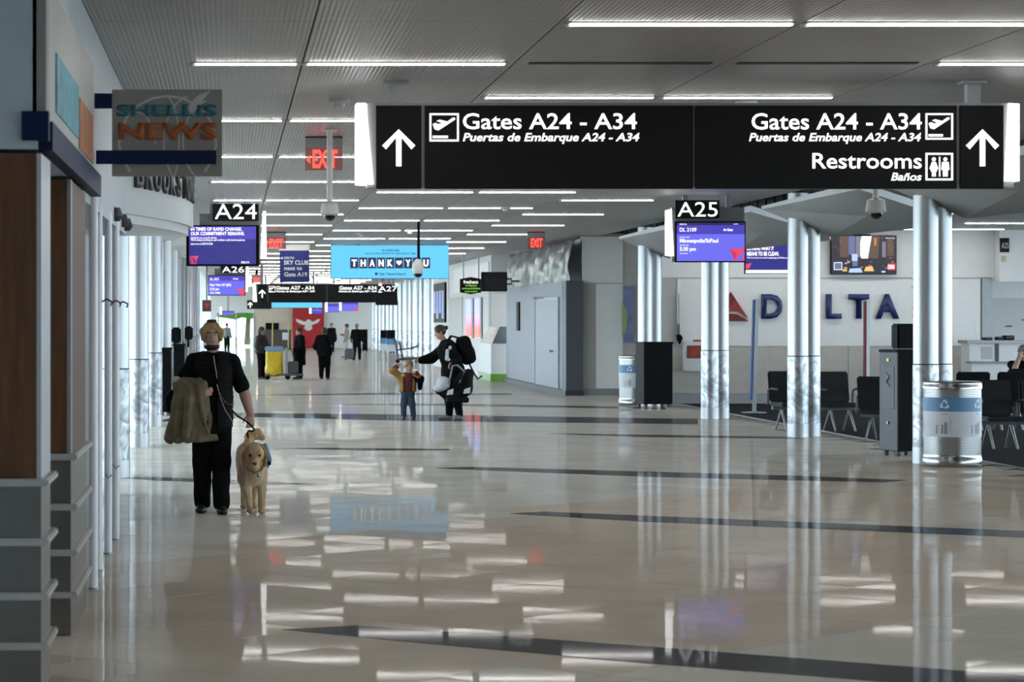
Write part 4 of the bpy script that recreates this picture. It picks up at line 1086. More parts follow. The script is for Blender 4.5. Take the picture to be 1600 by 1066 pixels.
# ---- THANK YOU billboard
D = 71.0
E_SKY = glow('billboard_sky_blue', (0.12, 0.55, 0.92), 0.8, True)
E_BNAVY = glow('billboard_navy', (0.02, 0.03, 0.08), 0.8)
bb = screen('digital_billboard', 'bright sky blue digital billboard reading THANK YOU', 516.5, 383, 701.5, 435.5, D, [(E_SKY, R4(517, 383.5, 701, 435))]+[(E_BNAVY, R4(547+k*14.0, 402.5, 560+k*14.0, 419.5)) for k in range(9)], dep=0.25)
for k, ch in enumerate('THANK YOU'):
    if ch == ' ':
        cx = 547+k*14+6.5
        mb = MB(); pts = []
        for i in range(20):
            a = 2*math.pi*i/20; pts.append((cx+0.27*16*math.sin(a)**3, 410.5-0.27*(13*math.cos(a)-5*math.cos(2*a)-2*math.cos(3*a)-math.cos(4*a))))
        mb.add([(PX(a, D), D-0.016, PZ(b, D)) for a, b in pts], [list(range(20))]); mb.build('heart', M_TXT, bb, world=True)
    else: ptext('lettering', ch, 549.5+k*14, 557.5+k*14, 416, 406, D-0.008, M_TXT, bb, bold=0.04, ext=0)
ptext('lettering', 'TO EVERYONE', 596, 624, 393, 390, D-0.008, E_BNAVY, bb, bold=0.03, ext=0)
ptext('lettering', 'WHO IS DOING THEIR BEST IN THESE DIFFICULT TIMES', 570, 650, 397.5, 395, D-0.008, E_BNAVY, bb, bold=0.02, ext=0)
ptext('lettering', 'Clear Channel Airports', 592, 634, 430, 426, D-0.008, E_BNAVY, bb, bold=0.02, ext=0)
rect(586, 426, 590, 430, D-0.012, 0.002).build('mark', E_BNAVY, bb, world=True)
for a in (560, 660): B(PX(a, D)-0.04, PX(a, D)+0.04, D+0.08, D+0.16, PZ(383, D), CEIL).build('hanger', M_GREYMET, bb, world=True)
D = 112.0
b2_ = screen('digital_billboard', 'small distant sky blue billboard under the far overhead sign', 424, 468, 504, 481.5, D, [(E_SKY, R4(424.5, 468.5, 503.5, 481))], dep=0.25)
for a in (440, 490): B(PX(a, D)-0.04, PX(a, D)+0.04, D+0.08, D+0.16, PZ(468, D), CEIL).build('hanger', M_GREYMET, b2_, world=True)
D = 118.0
t = thing('black_hanging_sign', 'distant black hanging sign with white arrow, left of blue billboard', 'sign', (PX(405, D), D, PZ(483, D)))
rect(386, 469, 424, 483, D, 0.15).build('board', M_SIGNBLK, t, world=True)
mb = MB(); poly_px(mb, arrow_up(391, 472, 481, 4, 1.6, D), D, D-0.01, D); mb.build('arrow', M_TXT, t, world=True)
for a in (395, 415): B(PX(a, D)-0.04, PX(a, D)+0.04, D+0.04, D+0.1, PZ(469, D), CEIL).build('hanger', M_GREYMET, t, world=True)
# ---- Sky Club banner
D = 69.0
t = thing('club_sign', 'navy hanging SKY CLUB sign pointing to Gate A19', 'sign', (PX(460, D), D, PZ(441, D)))
rect(437, 391.5, 483.5, 441.5, D, 0.05).build('board', mat('club_navy', (0.015, 0.025, 0.16), 0.35, var=0.05), t, world=True)
rect(436, 382, 484, 391.5, D-0.03, 0.12).build('header_box', M_DET, t, world=True)
M_PRW = mat('print_bright', (0.8, 0.8, 0.82), 0.5)
for st, a, b, base, top in (('DELTA', 444, 460, 404.5, 401.5), ('SKY CLUB', 443.5, 482, 413.5, 407), ('next to', 444, 472, 422, 416), ('Gate A19', 444, 480, 432, 425.5)):
    ptext('lettering', st, a, b, base, top, D-0.002, M_PRW, t, bold=0.02, ext=0)
MB().prism([(PX(a, D), PZ(b, D)) for a, b in ((438.5, 404.5), (442.5, 404.5), (440.5, 401))], D-0.008, D).build('emblem', M_PRW, t, world=True)
for a in (441, 479): MB().tube([W(a, 383, D+0.03), (PX(a, D), D+0.03, CEIL)], 0.02, 6).build('hanger', M_GREYMET, t, world=True)

# ---- EXIT signs: clear lit plate under a black canopy box
M_EXIT = glow('exit_red', (1.0, 0.06, 0.04), 1.8)
M_PLATE = mat('exit_clear_plate', (0.30, 0.16, 0.16), 0.2, emit=0.05, ecol=(1, 0.1, 0.1), spec=0.5, alpha=0.8)
def exit_sign(label, a, b, c, d, D, arrows=''):
    t = thing('exit_sign', label, 'exit sign', (PX((a+c)/2, D), D, PZ(d, D)), group='red exit signs')
    w = c-a; h = d-b; m_ = (a+c)/2
    B(PX(m_-w*0.14, D), PX(m_+w*0.14, D), D-0.03, D+0.05, PZ(b+h*0.07, D), CEIL).build('stem', M_BLACK, t, world=True)
    rect(a, b+h*0.05, c, b+h*0.1, D-0.03, 0.08).build('top_box', M_DGREY, t, world=True)
    rect(a, b+h*0.1, c, b+h*0.36, D-0.02, 0.06).build('lamp_box', mat('exit_box', (0.4, 0.39, 0.38), 0.4), t, world=True)
    rect(a, b+h*0.36, c, d, D, 0.015).build('clear_plate', M_PLATE, t, world=True)
    ptext('lettering', 'EXIT', a+w*0.2, c-w*0.14, d-h*0.08, b+h*0.44, D-0.004, M_EXIT, t, bold=0.03, ext=0)
    if '<' in arrows:
        mb = MB(); poly_px(mb, [(a+w*0.03, d-h*0.3), (a+w*0.13, d-h*0.42), (a+w*0.13, d-h*0.18)], D, D-0.008, D-0.004); mb.build('arrow', M_EXIT, t, world=True)
    return t
exit_sign('lit red EXIT sign with left arrow beside near dome camera', 477, 210, 535, 266, 29.3, '<')
exit_sign('lit red EXIT sign beside gate A24 screen', 414, 361, 447, 389, 61, '<')
exit_sign('lit red EXIT sign above the plastic sheeting', 824, 361, 851.5, 388, 61)
exit_sign('small distant red EXIT sign below the gate A24 screen edge', 393, 428, 409, 441, 108)
exit_sign('tiny distant red EXIT sign in front of the far overhead sign', 592, 438.5, 602, 449, 130)

# ---- cameras
M_CAM = mat('camera_white', (0.66, 0.65, 0.62), 0.35, var=0.02); M_DOME = mat('smoked_dome', (0.012, 0.012, 0.014), 0.08)
def dome(label, px, D, zb, ztop=CEIL):
    t = thing('dome_camera', label, 'camera', (PX(px, D), D, zb), group='dome cameras')
    MB().lathe([(0.03, 0.19), (0.03, ztop-zb)], n=16).build('pole', M_CAM, t, smooth=True)
    MB().lathe([(0.075, ztop-zb-0.02), (0.075, ztop-zb)], n=16).build('ceiling_plate', M_CAM, t, smooth=True)
    MB().lathe([(0.035, 0.21), (0.085, 0.19), (0.1, 0.08), (0.075, 0.065)], n=24).build('housing', M_CAM, t, smooth=True)
    MB().ell((0, 0, 0.07), (0.062, 0.062, 0.065), 16, 10).build('dome', M_DOME, t, smooth=True)
    return t
dome('white dome camera on a long pole left of overhead sign', 515, 28.2, 2.83)
dome('white dome camera hanging below the right half of overhead sign', 1368.5, 25.8, 2.76)
D = 54.5
t = thing('dome_camera', 'white egg shaped camera on a black pole before the billboard', 'camera', (PX(654, D), D, PZ(434, D)), group='dome cameras')
MB().tube([W(654, 404, D), (PX(654, D), D, CEIL)], 0.03, 10).build('pole', M_BLACK, t, world=True)
c0 = W(653, 419, D)
MB().ell((c0.x, c0.y, c0.z), (0.118, 0.118, 0.19), 18, 12).build('housing', M_CAM, t, smooth=True, world=True)
MB().ell((c0.x, c0.y, PZ(427.5, D)), (0.095, 0.095, 0.085), 16, 10).build('dome', M_DOME, t, smooth=True, world=True)

# ================================================================ LEFT SHOPS
D = 18.4
M_SGREY = mat('sign_stone_grey', (0.30, 0.285, 0.265), 0.55, var=0.05); M_TEAL = mat('teal_letter', (0.02, 0.17, 0.22), 0.5); M_ORANGE = mat('orange_letter', (0.42, 0.10, 0.02), 0.5)
M_SLINE = mat('sign_pale_line', (0.6, 0.58, 0.55), 0.5)
t = thing('blade_sign', 'grey projecting shop sign reading SHELLIS NEWS', 'sign', (-0.93, D, PZ(275, D)))
rect(175, 140, 347, 275, D, 0.08).build('board', M_SGREY, t, world=True, bevel=0.004)
mb = MB()
def arcline(cx, cy, rx, ry, a0, a1, wd, yy):
    n = 14; v = []
    for i in range(n+1):
        a = math.radians(a0+(a1-a0)*i/n)
        for q in (-wd/2, wd/2): v.append((PX(cx+(rx+q)*math.cos(a), D), yy, PZ(cy-(ry+q)*math.sin(a), D)))
    mb.add(v, [(2*i, 2*i+1, 2*i+3, 2*i+2) for i in range(n)])
arcline(262, 222, 76, 72, -40, 220, 3.5, D-0.002); arcline(258, 222, 22, 72, -48, 100, 2.5, D-0.0025); arcline(300, 222, 44, 72, 100, 230, 2.5, D-0.003); arcline(330, 222, 44, 65, 100, 235, 2.5, D-0.0035); arcline(215, 250, 30, 75, 20, 100, 2.5, D-0.004)
mb.add([(PX(a, D), D-0.0045, PZ(b, D)) for a, b in ((292, 168), (308, 150), (330, 141), (316, 158), (300, 182))], [(0, 1, 2, 3, 4)])
mb.build('globe_drawing', M_SLINE, t, world=True)
ptext('lettering', 'SHELLIS', 182, 339, 181, 164, D-0.006, M_TEAL, t, bold=0.03, ext=0.01)
ptext('lettering', 'NEWS', 185, 340, 217, 193, D-0.006, M_ORANGE, t, bold=0.04, ext=0.01)
rect(150, 235, 338, 256, D-0.05, 0.05).build('navy_bar', M_NAVY, t, world=True)
rect(148, 146, 175, 169, D+0.01, 0.05).build('bracket', M_NAVY, t, world=True)
# long shop name board on the fascia
t = thing('fascia_sign', 'pale shop name board with teal and orange letters on left fascia', 'sign', (-0.93, 15, 2.7))
B(-0.93, -0.885, 13.1, 17.4, 2.75, 3.45).build('board', mat('fascia_board', (0.46, 0.45, 0.42), 0.5, var=0.04), t, world=True)
B(-0.885, -0.878, 13.6, 15.6, 2.85, 3.15).build('teal_print', mat('teal_print', (0.06, 0.30, 0.36), 0.5, var=0.4, vscale=8), t, world=True)
B(-0.885, -0.878, 15.7, 17.2, 2.8, 3.1).build('orange_print', mat('orange_print', (0.45, 0.14, 0.04), 0.5, var=0.2), t, world=True)
B(-0.93, -0.86, 13.0, 17.9, 2.62, 2.76).build('navy_bar', M_NAVY, t, world=True)
B(-1.0, -0.87, 12.86, 12.95, 2.66, 2.8).build('navy_end', M_NAVY, t, world=True)
B(-0.95, -0.885, 12.9, 13.1, 2.8, 3.5).build('end_panel', M_SGREY, t, world=True)
# white poles of the open shop front
for k, (px, py) in enumerate(((146, 921), (153.5, 892), (169, 866), (181, 844))):
    x, y = G(px, py)
    t = thing('shopfront_pole', 'white round shop front pole, %s from the camera' % ['first', 'second', 'third', 'fourth'][k], 'pole', (x, y, 0), group='white shop front poles')
    MB().lathe([(0.03, 0.0), (0.03, 2.63)], n=16).build('tube', mat('pole_white', (0.9, 0.92, 0.95), 0.3, 0.0, var=0.03), t, smooth=True)
    MB().lathe([(0.036, 0.0), (0.036, 0.012)], n=16).build('foot_ring', M_GREYMET, t)
    if k: MB().tube([(0.03, -0.02, 1.93), (0.06, -0.03, 1.95), (0.10, -0.03, 1.93), (0.09, -0.03, 1.9)], 0.007, 6).build('hook', M_DGREY, t)
    if k > 1: MB().tube([(-0.02, -0.03, 0.62), (0.0, -0.045, 0.585), (0.03, -0.03, 0.61)], 0.006, 6).build('handle', M_GREYMET, t)
struct(B(-1.34, -0.93, 17.0, 24, 2.56, 2.62).build('trim_2', M_SHOP))
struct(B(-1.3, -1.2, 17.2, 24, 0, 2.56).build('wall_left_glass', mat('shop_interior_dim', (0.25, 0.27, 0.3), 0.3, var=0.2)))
# spot lights under the soffit
for k, (px, py, D) in enumerate(((183, 346, 21.5), (193, 355, 23.0), (199, 361, 23.6))):
    c0 = W(px, py, D)
    t = thing('spot_lamp', 'small dark spot lamp under the shop soffit, %s' % ['left', 'middle', 'right'][k], 'lamp', (c0.x, D, c0.z), group='soffit spot lamps')
    MB().lathe([(0.02, 0.0), (0.05, 0.04), (0.025, 0.11)], n=12).build('shade', M_DGREY, t, smooth=True)
    MB().tube([(0, 0, 0.08), (-0.05, 0, 0.14), (-0.09, 0, 0.2)], 0.01, 6).build('arm', M_DGREY, t)
# curved shop fascia with serif style raised letters
M_FAS = mat('pale_blue_fascia', (0.60, 0.64, 0.66), 0.4, var=0.02)
def arc_pt(u): # curve bulging out into the concourse, from (−0.96, 24) to (−0.4, 28.2)
    return (-0.97+0.58*math.sin(u*math.pi/2), 24.06+4.14*u)
t = thing('curved_fascia', 'pale curved shop fascia with raised dark BROOKSTONE letters', 'sign', (-0.9, 26, 2.75))
n = 16; mb = MB()
poly = [arc_pt(i/n) for i in range(n+1)]+[(-1.34, 28.2), (-1.34, 24.06)]
mb.slab(poly, 2.76, 3.6).build('fascia', M_FAS, t, world=True)
mb = MB(); mb.slab([(x-0.05 if i <= n else x, y) for i, (x, y) in enumerate(poly)], 2.68, 2.76).build('soffit_lip', M_WHITE, t, world=True)
B(-1.0, -0.965, 24.01, 24.06, 2.7, 3.62).build('edge_trim', M_DGREY, t, world=True)
M_BLET = mat('letter_charcoal', (0.05, 0.05, 0.055), 0.5, var=0.1)
st = 'BROOKSTONE'
for k, ch in enumerate(st):
    u = 0.10+0.86*k/10.0
    x, y_ = arc_pt(u); x2, y2 = arc_pt(u+0.05)
    a = math.atan2(y2-y_, x2-x)
    o = text('letter', ch, x, 3.02, y_, 0.26, 0.30 if ch not in 'I' else 0.1, M_BLET, t, bold=0.03, ext=0.05, R=Matrix.Rotation(a, 4, 'Z'))
# ================================================================ FAR END
DF = 170.0
M_CAFE = mat('cafe_cream', (0.60, 0.52, 0.42), 0.5, var=0.05)
wf = struct(MB().box(PX(397, DF), PX(457, DF), DF, DF+0.4, 0, CEIL+0.3).build('wall_far_cafe', M_CAFE))
M_FRED = mat('deep_red_wall', (0.42, 0.012, 0.015), 0.5, var=0.05)
struct(B(PX(457, DF), PX(506, DF), DF-0.3, DF+0.2, 0, CEIL+0.3).build('wall_far_red', M_FRED))
struct(B(PX(506, DF), 12, DF, DF+0.4, 0, CEIL+0.6).build('wall_far_right', M_WALL))
t = thing('bird_emblem', 'white spread wing bird emblem on the red wall', 'emblem', (PX(482, DF), DF-0.3, PZ(520, DF)))
bird = [(461.5, 499), (466, 499), (472, 501.5), (477, 503), (479, 500.5), (482, 499), (485, 500.5), (487, 503), (492, 501.5), (496, 499), (500, 499), (497, 504), (490, 507), (486.5, 508.5), (488, 513), (485, 516), (481, 517), (477, 515.5), (475, 512.5), (477, 508.5), (470, 507), (464, 503.5)]
MB().prism([(PX(a, DF), PZ(b, DF)) for a, b in bird], DF-0.4, DF-0.305).build('emblem', mat('emblem_white', (0.7, 0.68, 0.66), 0.5), t, world=True)
# counter, shelves and pendant lamps of the cafe
t = thing('cafe_counter', 'dark cafe counter under the cream wall at the far end', 'counter', (PX(432, 160), 160, 0))
B(PX(410, 160), PX(455, 160), 160, 161, 0, 1.15).build('body', mat('cafe_dark', (0.07, 0.05, 0.045), 0.5, var=0.2), t, world=True)
B(PX(409, 160), PX(456, 160), 159.9, 161.1, 1.15, 1.22).build('top', M_DGREY, t, world=True)
B(PX(415, 160), PX(436, 160), 160.3, 160.8, 1.22, 1.62).build('machine', M_BLACK, t, world=True)
B(PX(418, 169), PX(436, 169), 169.6, 169.98, PZ(511, 169), PZ(507.5, 169)).build('name_board', M_BLACK, t, world=True)
MW = glow('warm_globe', (1.0, 0.75, 0.5), 9.0)
for k, px in enumerate((404, 420, 436, 450)):
    t = thing('pendant_lamp', 'small warm globe pendant in the far cafe, %s from left' % ordn[k], 'lamp', (PX(px, 165), 165, 2.75), group='cafe pendants')
    MB().ell((0, 0, 0), (0.16, 0.16, 0.16), 12, 8).build('globe', MW, t, smooth=True)
    MB().tube([(0, 0, 0.15), (0, 0, CEIL-2.75)], 0.015, 6).build('cord', M_BLACK, t)
# end window looking out on grass and trees
we2 = thing('window_4', 'bright end window looking out on greenery', None, (PX(370, DF), DF, 0), kind='structure')
B(-7, PX(339, DF), DF, DF+0.3, 0, CEIL+0.6).build('pier', M_WALL, we2, world=True)
B(PX(339, DF), PX(397, DF), DF, DF+0.3, PZ(489, DF), CEIL+0.6).build('header', M_WALL, we2, world=True)
for a in (341, 369, 397):
    B(PX(a, DF)-0.06, PX(a, DF)+0.06, DF-0.05, DF+0.2, 0, PZ(489, DF)).build('mullion', M_GREYMET, we2, world=True)
B(PX(341, DF), PX(369, DF), DF+0.1, DF+0.11, 0, PZ(489, DF)).build('pane', M_GLASS, we2, world=True)
B(PX(369, DF), PX(397, DF), DF+0.1, DF+0.11, 0, PZ(489, DF)).build('pane', M_GLASS, we2, world=True)
M_GRASS = mat('grass', (0.16, 0.30, 0.07), 0.9, var=0.3, vscale=0.5)
struct(B(-60, 60, 178, 330, -4.0, -0.4).build('ground_lawn', M_GRASS))
M_LEAF = mat('foliage', (0.05, 0.13, 0.035), 0.8, var=0.5, vscale=2)
for k, (x, y, r) in enumerate(((-4, 225, 4.0), (1.5, 240, 4.4), (6, 232, 3.6))):
    t = thing('tree', 'round green tree outside the end window, %s' % ['left', 'middle', 'right'][k], 'tree', (x, y, -0.4), group='trees outside')
    s_ = SDF((-r*1.3, -r*1.3, 1.0), (r*1.3, r*1.3, 2+r*2.4), 0.3); q = random.Random(k)
    for i in range(26):
        a = q.uniform(0, 6.28); b = q.uniform(0.1, 1); s_.ell((r*0.75*math.cos(a)*b, r*0.75*math.sin(a)*b, 2+r*q.uniform(0.3, 1.7)), (r*0.32, r*0.32, r*0.28), 0.1)
    s_.wrinkle(0.12, 5, 5, 6); s_.build('crown', M_LEAF, t)
    MB().tube([(0, 0, 0), (0.1, 0, 2.5), (0, 0, 3.5)], 0.3, 10, 0.15).build('trunk', mat('bark', (0.06, 0.045, 0.03), 0.9), t)
# dark far-left bits: purple lit column strips, hanging shop sign
t = thing('round_shop_sign', 'small dark red hanging sign down the left side', 'sign', (PX(323, 70), 70, 2.0))
rect(316, 469, 330, 487, 70, 0.08).build('board', mat('dull_red_board', (0.12, 0.045, 0.04), 0.5, var=0.3), t, world=True)
MB().prism([(PX(a, 70), PZ(b, 70)) for a, b in ((319, 474), (327, 474), (323, 483))], 69.99, 70).build('mark', mat('mark_red', (0.4, 0.05, 0.04), 0.5), t, world=True)
MB().tube([W(323, 469, 70.04), (PX(323, 70), 70.04, CEIL)], 0.02, 6).build('hanger', M_DGREY, t, world=True)
t = thing('light_column', 'slim purple lit strip between the left columns', 'light', (-1.45, 68, 0))
B(-1.46, -1.40, 67.9, 68.0, 0.3, 3.2).build('lit_tube', glow('purple_tube', (0.42, 0.30, 0.95), 1.6), t, world=True)
B(-1.48, -1.38, 67.88, 68.02, 0, 0.3).build('base', M_GREYMET, t, world=True)

# ---- far right waiting area: sign tables, luggage cart, cabinets
for k, (px, D) in enumerate(((601, 118), (611, 114))):
    t = thing('notice_stand', 'small white and blue notice stand near the far windows, %s' % ['left', 'right'][k], 'sign stand', (PX(px, D), D, 0), group='far notice stands')
    w = 0.2
    B(-w, w, 0, 0.1, 0.45, 1.0).build('white_board', M_WRAPW, t); B(-w, w, -0.01, 0.0, 0.75, 1.0).build('blue_header', M_WRAPB, t)
    B(-0.18, 0.18, -0.02, 0.12, 1.0, 1.35).build('black_screen', M_BLACK, t)
    for sx in (-1, 1): B(sx*w-0.02, sx*w+0.02, 0.03, 0.07, 0, 0.5).build('leg', M_GREYMET, t)
for k, (px, py) in enumerate(((531, 542), (570, 550), (613, 553))):
    D = F*EYE/(py-VY)
    cabinet('podium_cabinet', 'distant black cabinet near the far right windows, %s' % ['left', 'middle', 'right'][k], PX(px, D), D, 0.3, 0.3, 1.25)
D = 112
t = thing('luggage_cart', 'dark folded luggage cart standing behind the child', 'cart', (PX(632, D), D, 0))
mk = M_DGREY
MB().tube([(-0.25, 0, 0.1), (-0.38, 0, 0.95), (-0.5, 0, 1.02)], 0.05, 6).build('back_frame', mk, t)
MB().tube([(-0.05, 0.1, 0.1), (-0.2, 0.1, 0.9)], 0.05, 6).build('back_frame', mk, t)
MB().tube([(-0.3, 0, 0.15), (0.5, 0, 0.2), (0.62, 0, 0.12)], 0.05, 6).build('deck', mk, t)
MB().tube([(-0.3, 0, 0.55), (0.3, 0, 0.62), (0.6, 0, 0.72)], 0.035, 6).build('rail', mk, t)
for x in (-0.28, 0.5):
    MB().ell((x, 0, 0.09), (0.09, 0.03, 0.09), 12, 8).build('wheel', M_BLACK, t, smooth=True)
# ---- janitor cart
D = 81.0
t = thing('janitor_cart', 'yellow janitor cart with blue top and broom poles', 'cart', (PX(435, D), D, 0))
M_YEL = mat('yellow_vinyl', (0.62, 0.43, 0.01), 0.5, var=0.12, vscale=4); M_CBLUE = mat('cart_blue', (0.16, 0.33, 0.55), 0.45, var=0.05)
s_ = SDF((-0.5, -0.35, 0.05), (0.2, 0.35, 1.0), 0.02); s_.box((-0.13, 0, 0.5), (0.25, 0.25, 0.38), 0.07); s_.ell((-0.13, -0.05, 0.3), (0.26, 0.26, 0.2), 0.1); s_.wrinkle(0.006, 25, 20, 18)
s_.build('yellow_bag', M_YEL, t)
MB().box(-0.4, 0.16, -0.28, 0.28, 0.86, 1.0).build('blue_rim', M_CBLUE, t, bevel=0.03)
B(-0.4, 0.75, -0.26, 0.26, 0.12, 0.18).build('deck', M_DGREY, t)
B(0.2, 0.28, -0.25, 0.25, 0.18, 0.95).build('upright', M_GREYMET, t)
B(0.28, 0.6, -0.22, 0.22, 0.18, 0.55).build('bucket', M_DGREY, t, bevel=0.03)
for x, z in ((-0.18, 1.75), (0.3, 1.68)):
    MB().tube([(x, 0.1, 0.9), (x+0.01, 0.1, z)], 0.02, 6).build('broom_pole', mat('pole_yellow', (0.55, 0.45, 0.05), 0.5), t)
B(0.12, 0.3, -0.1, 0.05, 1.2, 1.42).build('paper_pack', M_WRAPW, t)
for x in (-0.33, 0.28):
    for y_ in (-0.22, 0.22): MB().ell((x, y_, 0.08), (0.08, 0.03, 0.08), 12, 8).build('wheel', M_BLACK, t, smooth=True)
# ---- grey suitcase
D = 120.0
t = thing('suitcase', 'grey upright suitcase wheeled by the distant traveller', 'suitcase', (PX(545.5, D), D-0.25, 0))
B(-0.21, 0.21, -0.12, 0.12, 0.05, 0.52).build('shell', mat('suitcase_grey', (0.09, 0.09, 0.11), 0.5, var=0.1), t, bevel=0.04)
MB().tube([(-0.05, 0, 0.5), (-0.03, 0, 0.95), (0.12, 0, 0.95), (0.12, 0, 0.5)], 0.012, 6).build('handle', M_GREYMET, t)
for x in (-0.17, 0.17): MB().ell((x, 0, 0.035), (0.035, 0.03, 0.035), 10, 6).build('wheel', M_BLACK, t)
# ================================================================ PEOPLE
V3 = lambda *a: np.array(a, float)
def nrm(v): v = np.array(v, float); return v/max(1e-9, np.linalg.norm(v))
M_SKIN = mat('skin', (0.50, 0.29, 0.21), 0.5, var=0.05, vscale=20); M_SKIN2 = mat('tan_skin', (0.28, 0.15, 0.10), 0.5, var=0.05, vscale=20)
M_CBLK = mat('black_cloth', (0.006, 0.006, 0.007), 0.9, var=0.3, vscale=14, spec=0.1)
M_VEST = mat('black_quilt', (0.006, 0.006, 0.0075), 0.7, spec=0.12, var=0.3, vscale=14, bump=0.4, bscale=30)
M_SHOE = mat('black_shoe', (0.01, 0.01, 0.011), 0.35, var=0.1)
M_EYE = mat('eye_dark', (0.01, 0.008, 0.007), 0.2); M_EYEW = mat('eye_white', (0.55, 0.52, 0.5), 0.3); M_LIP = mat('lip', (0.36, 0.14, 0.12), 0.5)

def hand(s, w, d, lat, n, curl=0.6, thumb=1, sc=1.0, k=0.008):
    """w wrist, d pointing direction, lat across the palm towards the thumb, n palm normal"""
    w, d, lat, n = map(lambda q: np.array(q, float), (w, d, lat, n)); d = nrm(d); lat = nrm(lat-d*(lat @ d)); n = nrm(np.cross(d, lat))*np.sign(np.cross(d, lat) @ n or 1)
    R = np.stack([lat, n, d], 1)
    s.ell(w+d*0.045*sc, (0.041*sc, 0.017*sc, 0.054*sc), 0.015, R)
    for i, L in enumerate((0.072, 0.082, 0.076, 0.058)):
        p = w+d*0.086*sc+lat*(0.03-0.02*i)*sc; a = curl*0.7
        d1 = nrm(d*math.cos(a)+n*math.sin(a)); q = p+d1*L*0.52*sc; d2 = nrm(d*math.cos(a*2.2)+n*math.sin(a*2.2))
        s.cap(p-d*0.02*sc, q, 0.0095*sc, 0.0088*sc, k); s.cap(q, q+d2*L*0.5*sc, 0.0088*sc, 0.0072*sc, k)
    p = w+d*0.022*sc+lat*0.03*sc; q = p+nrm(d*0.7+lat*0.7+n*0.25)*0.045*sc
    s.cap(p, q, 0.0115*sc, 0.0105*sc, k); s.cap(q, q+nrm(d+lat*0.15+n*0.4)*0.034*sc, 0.0103*sc, 0.008*sc, k)

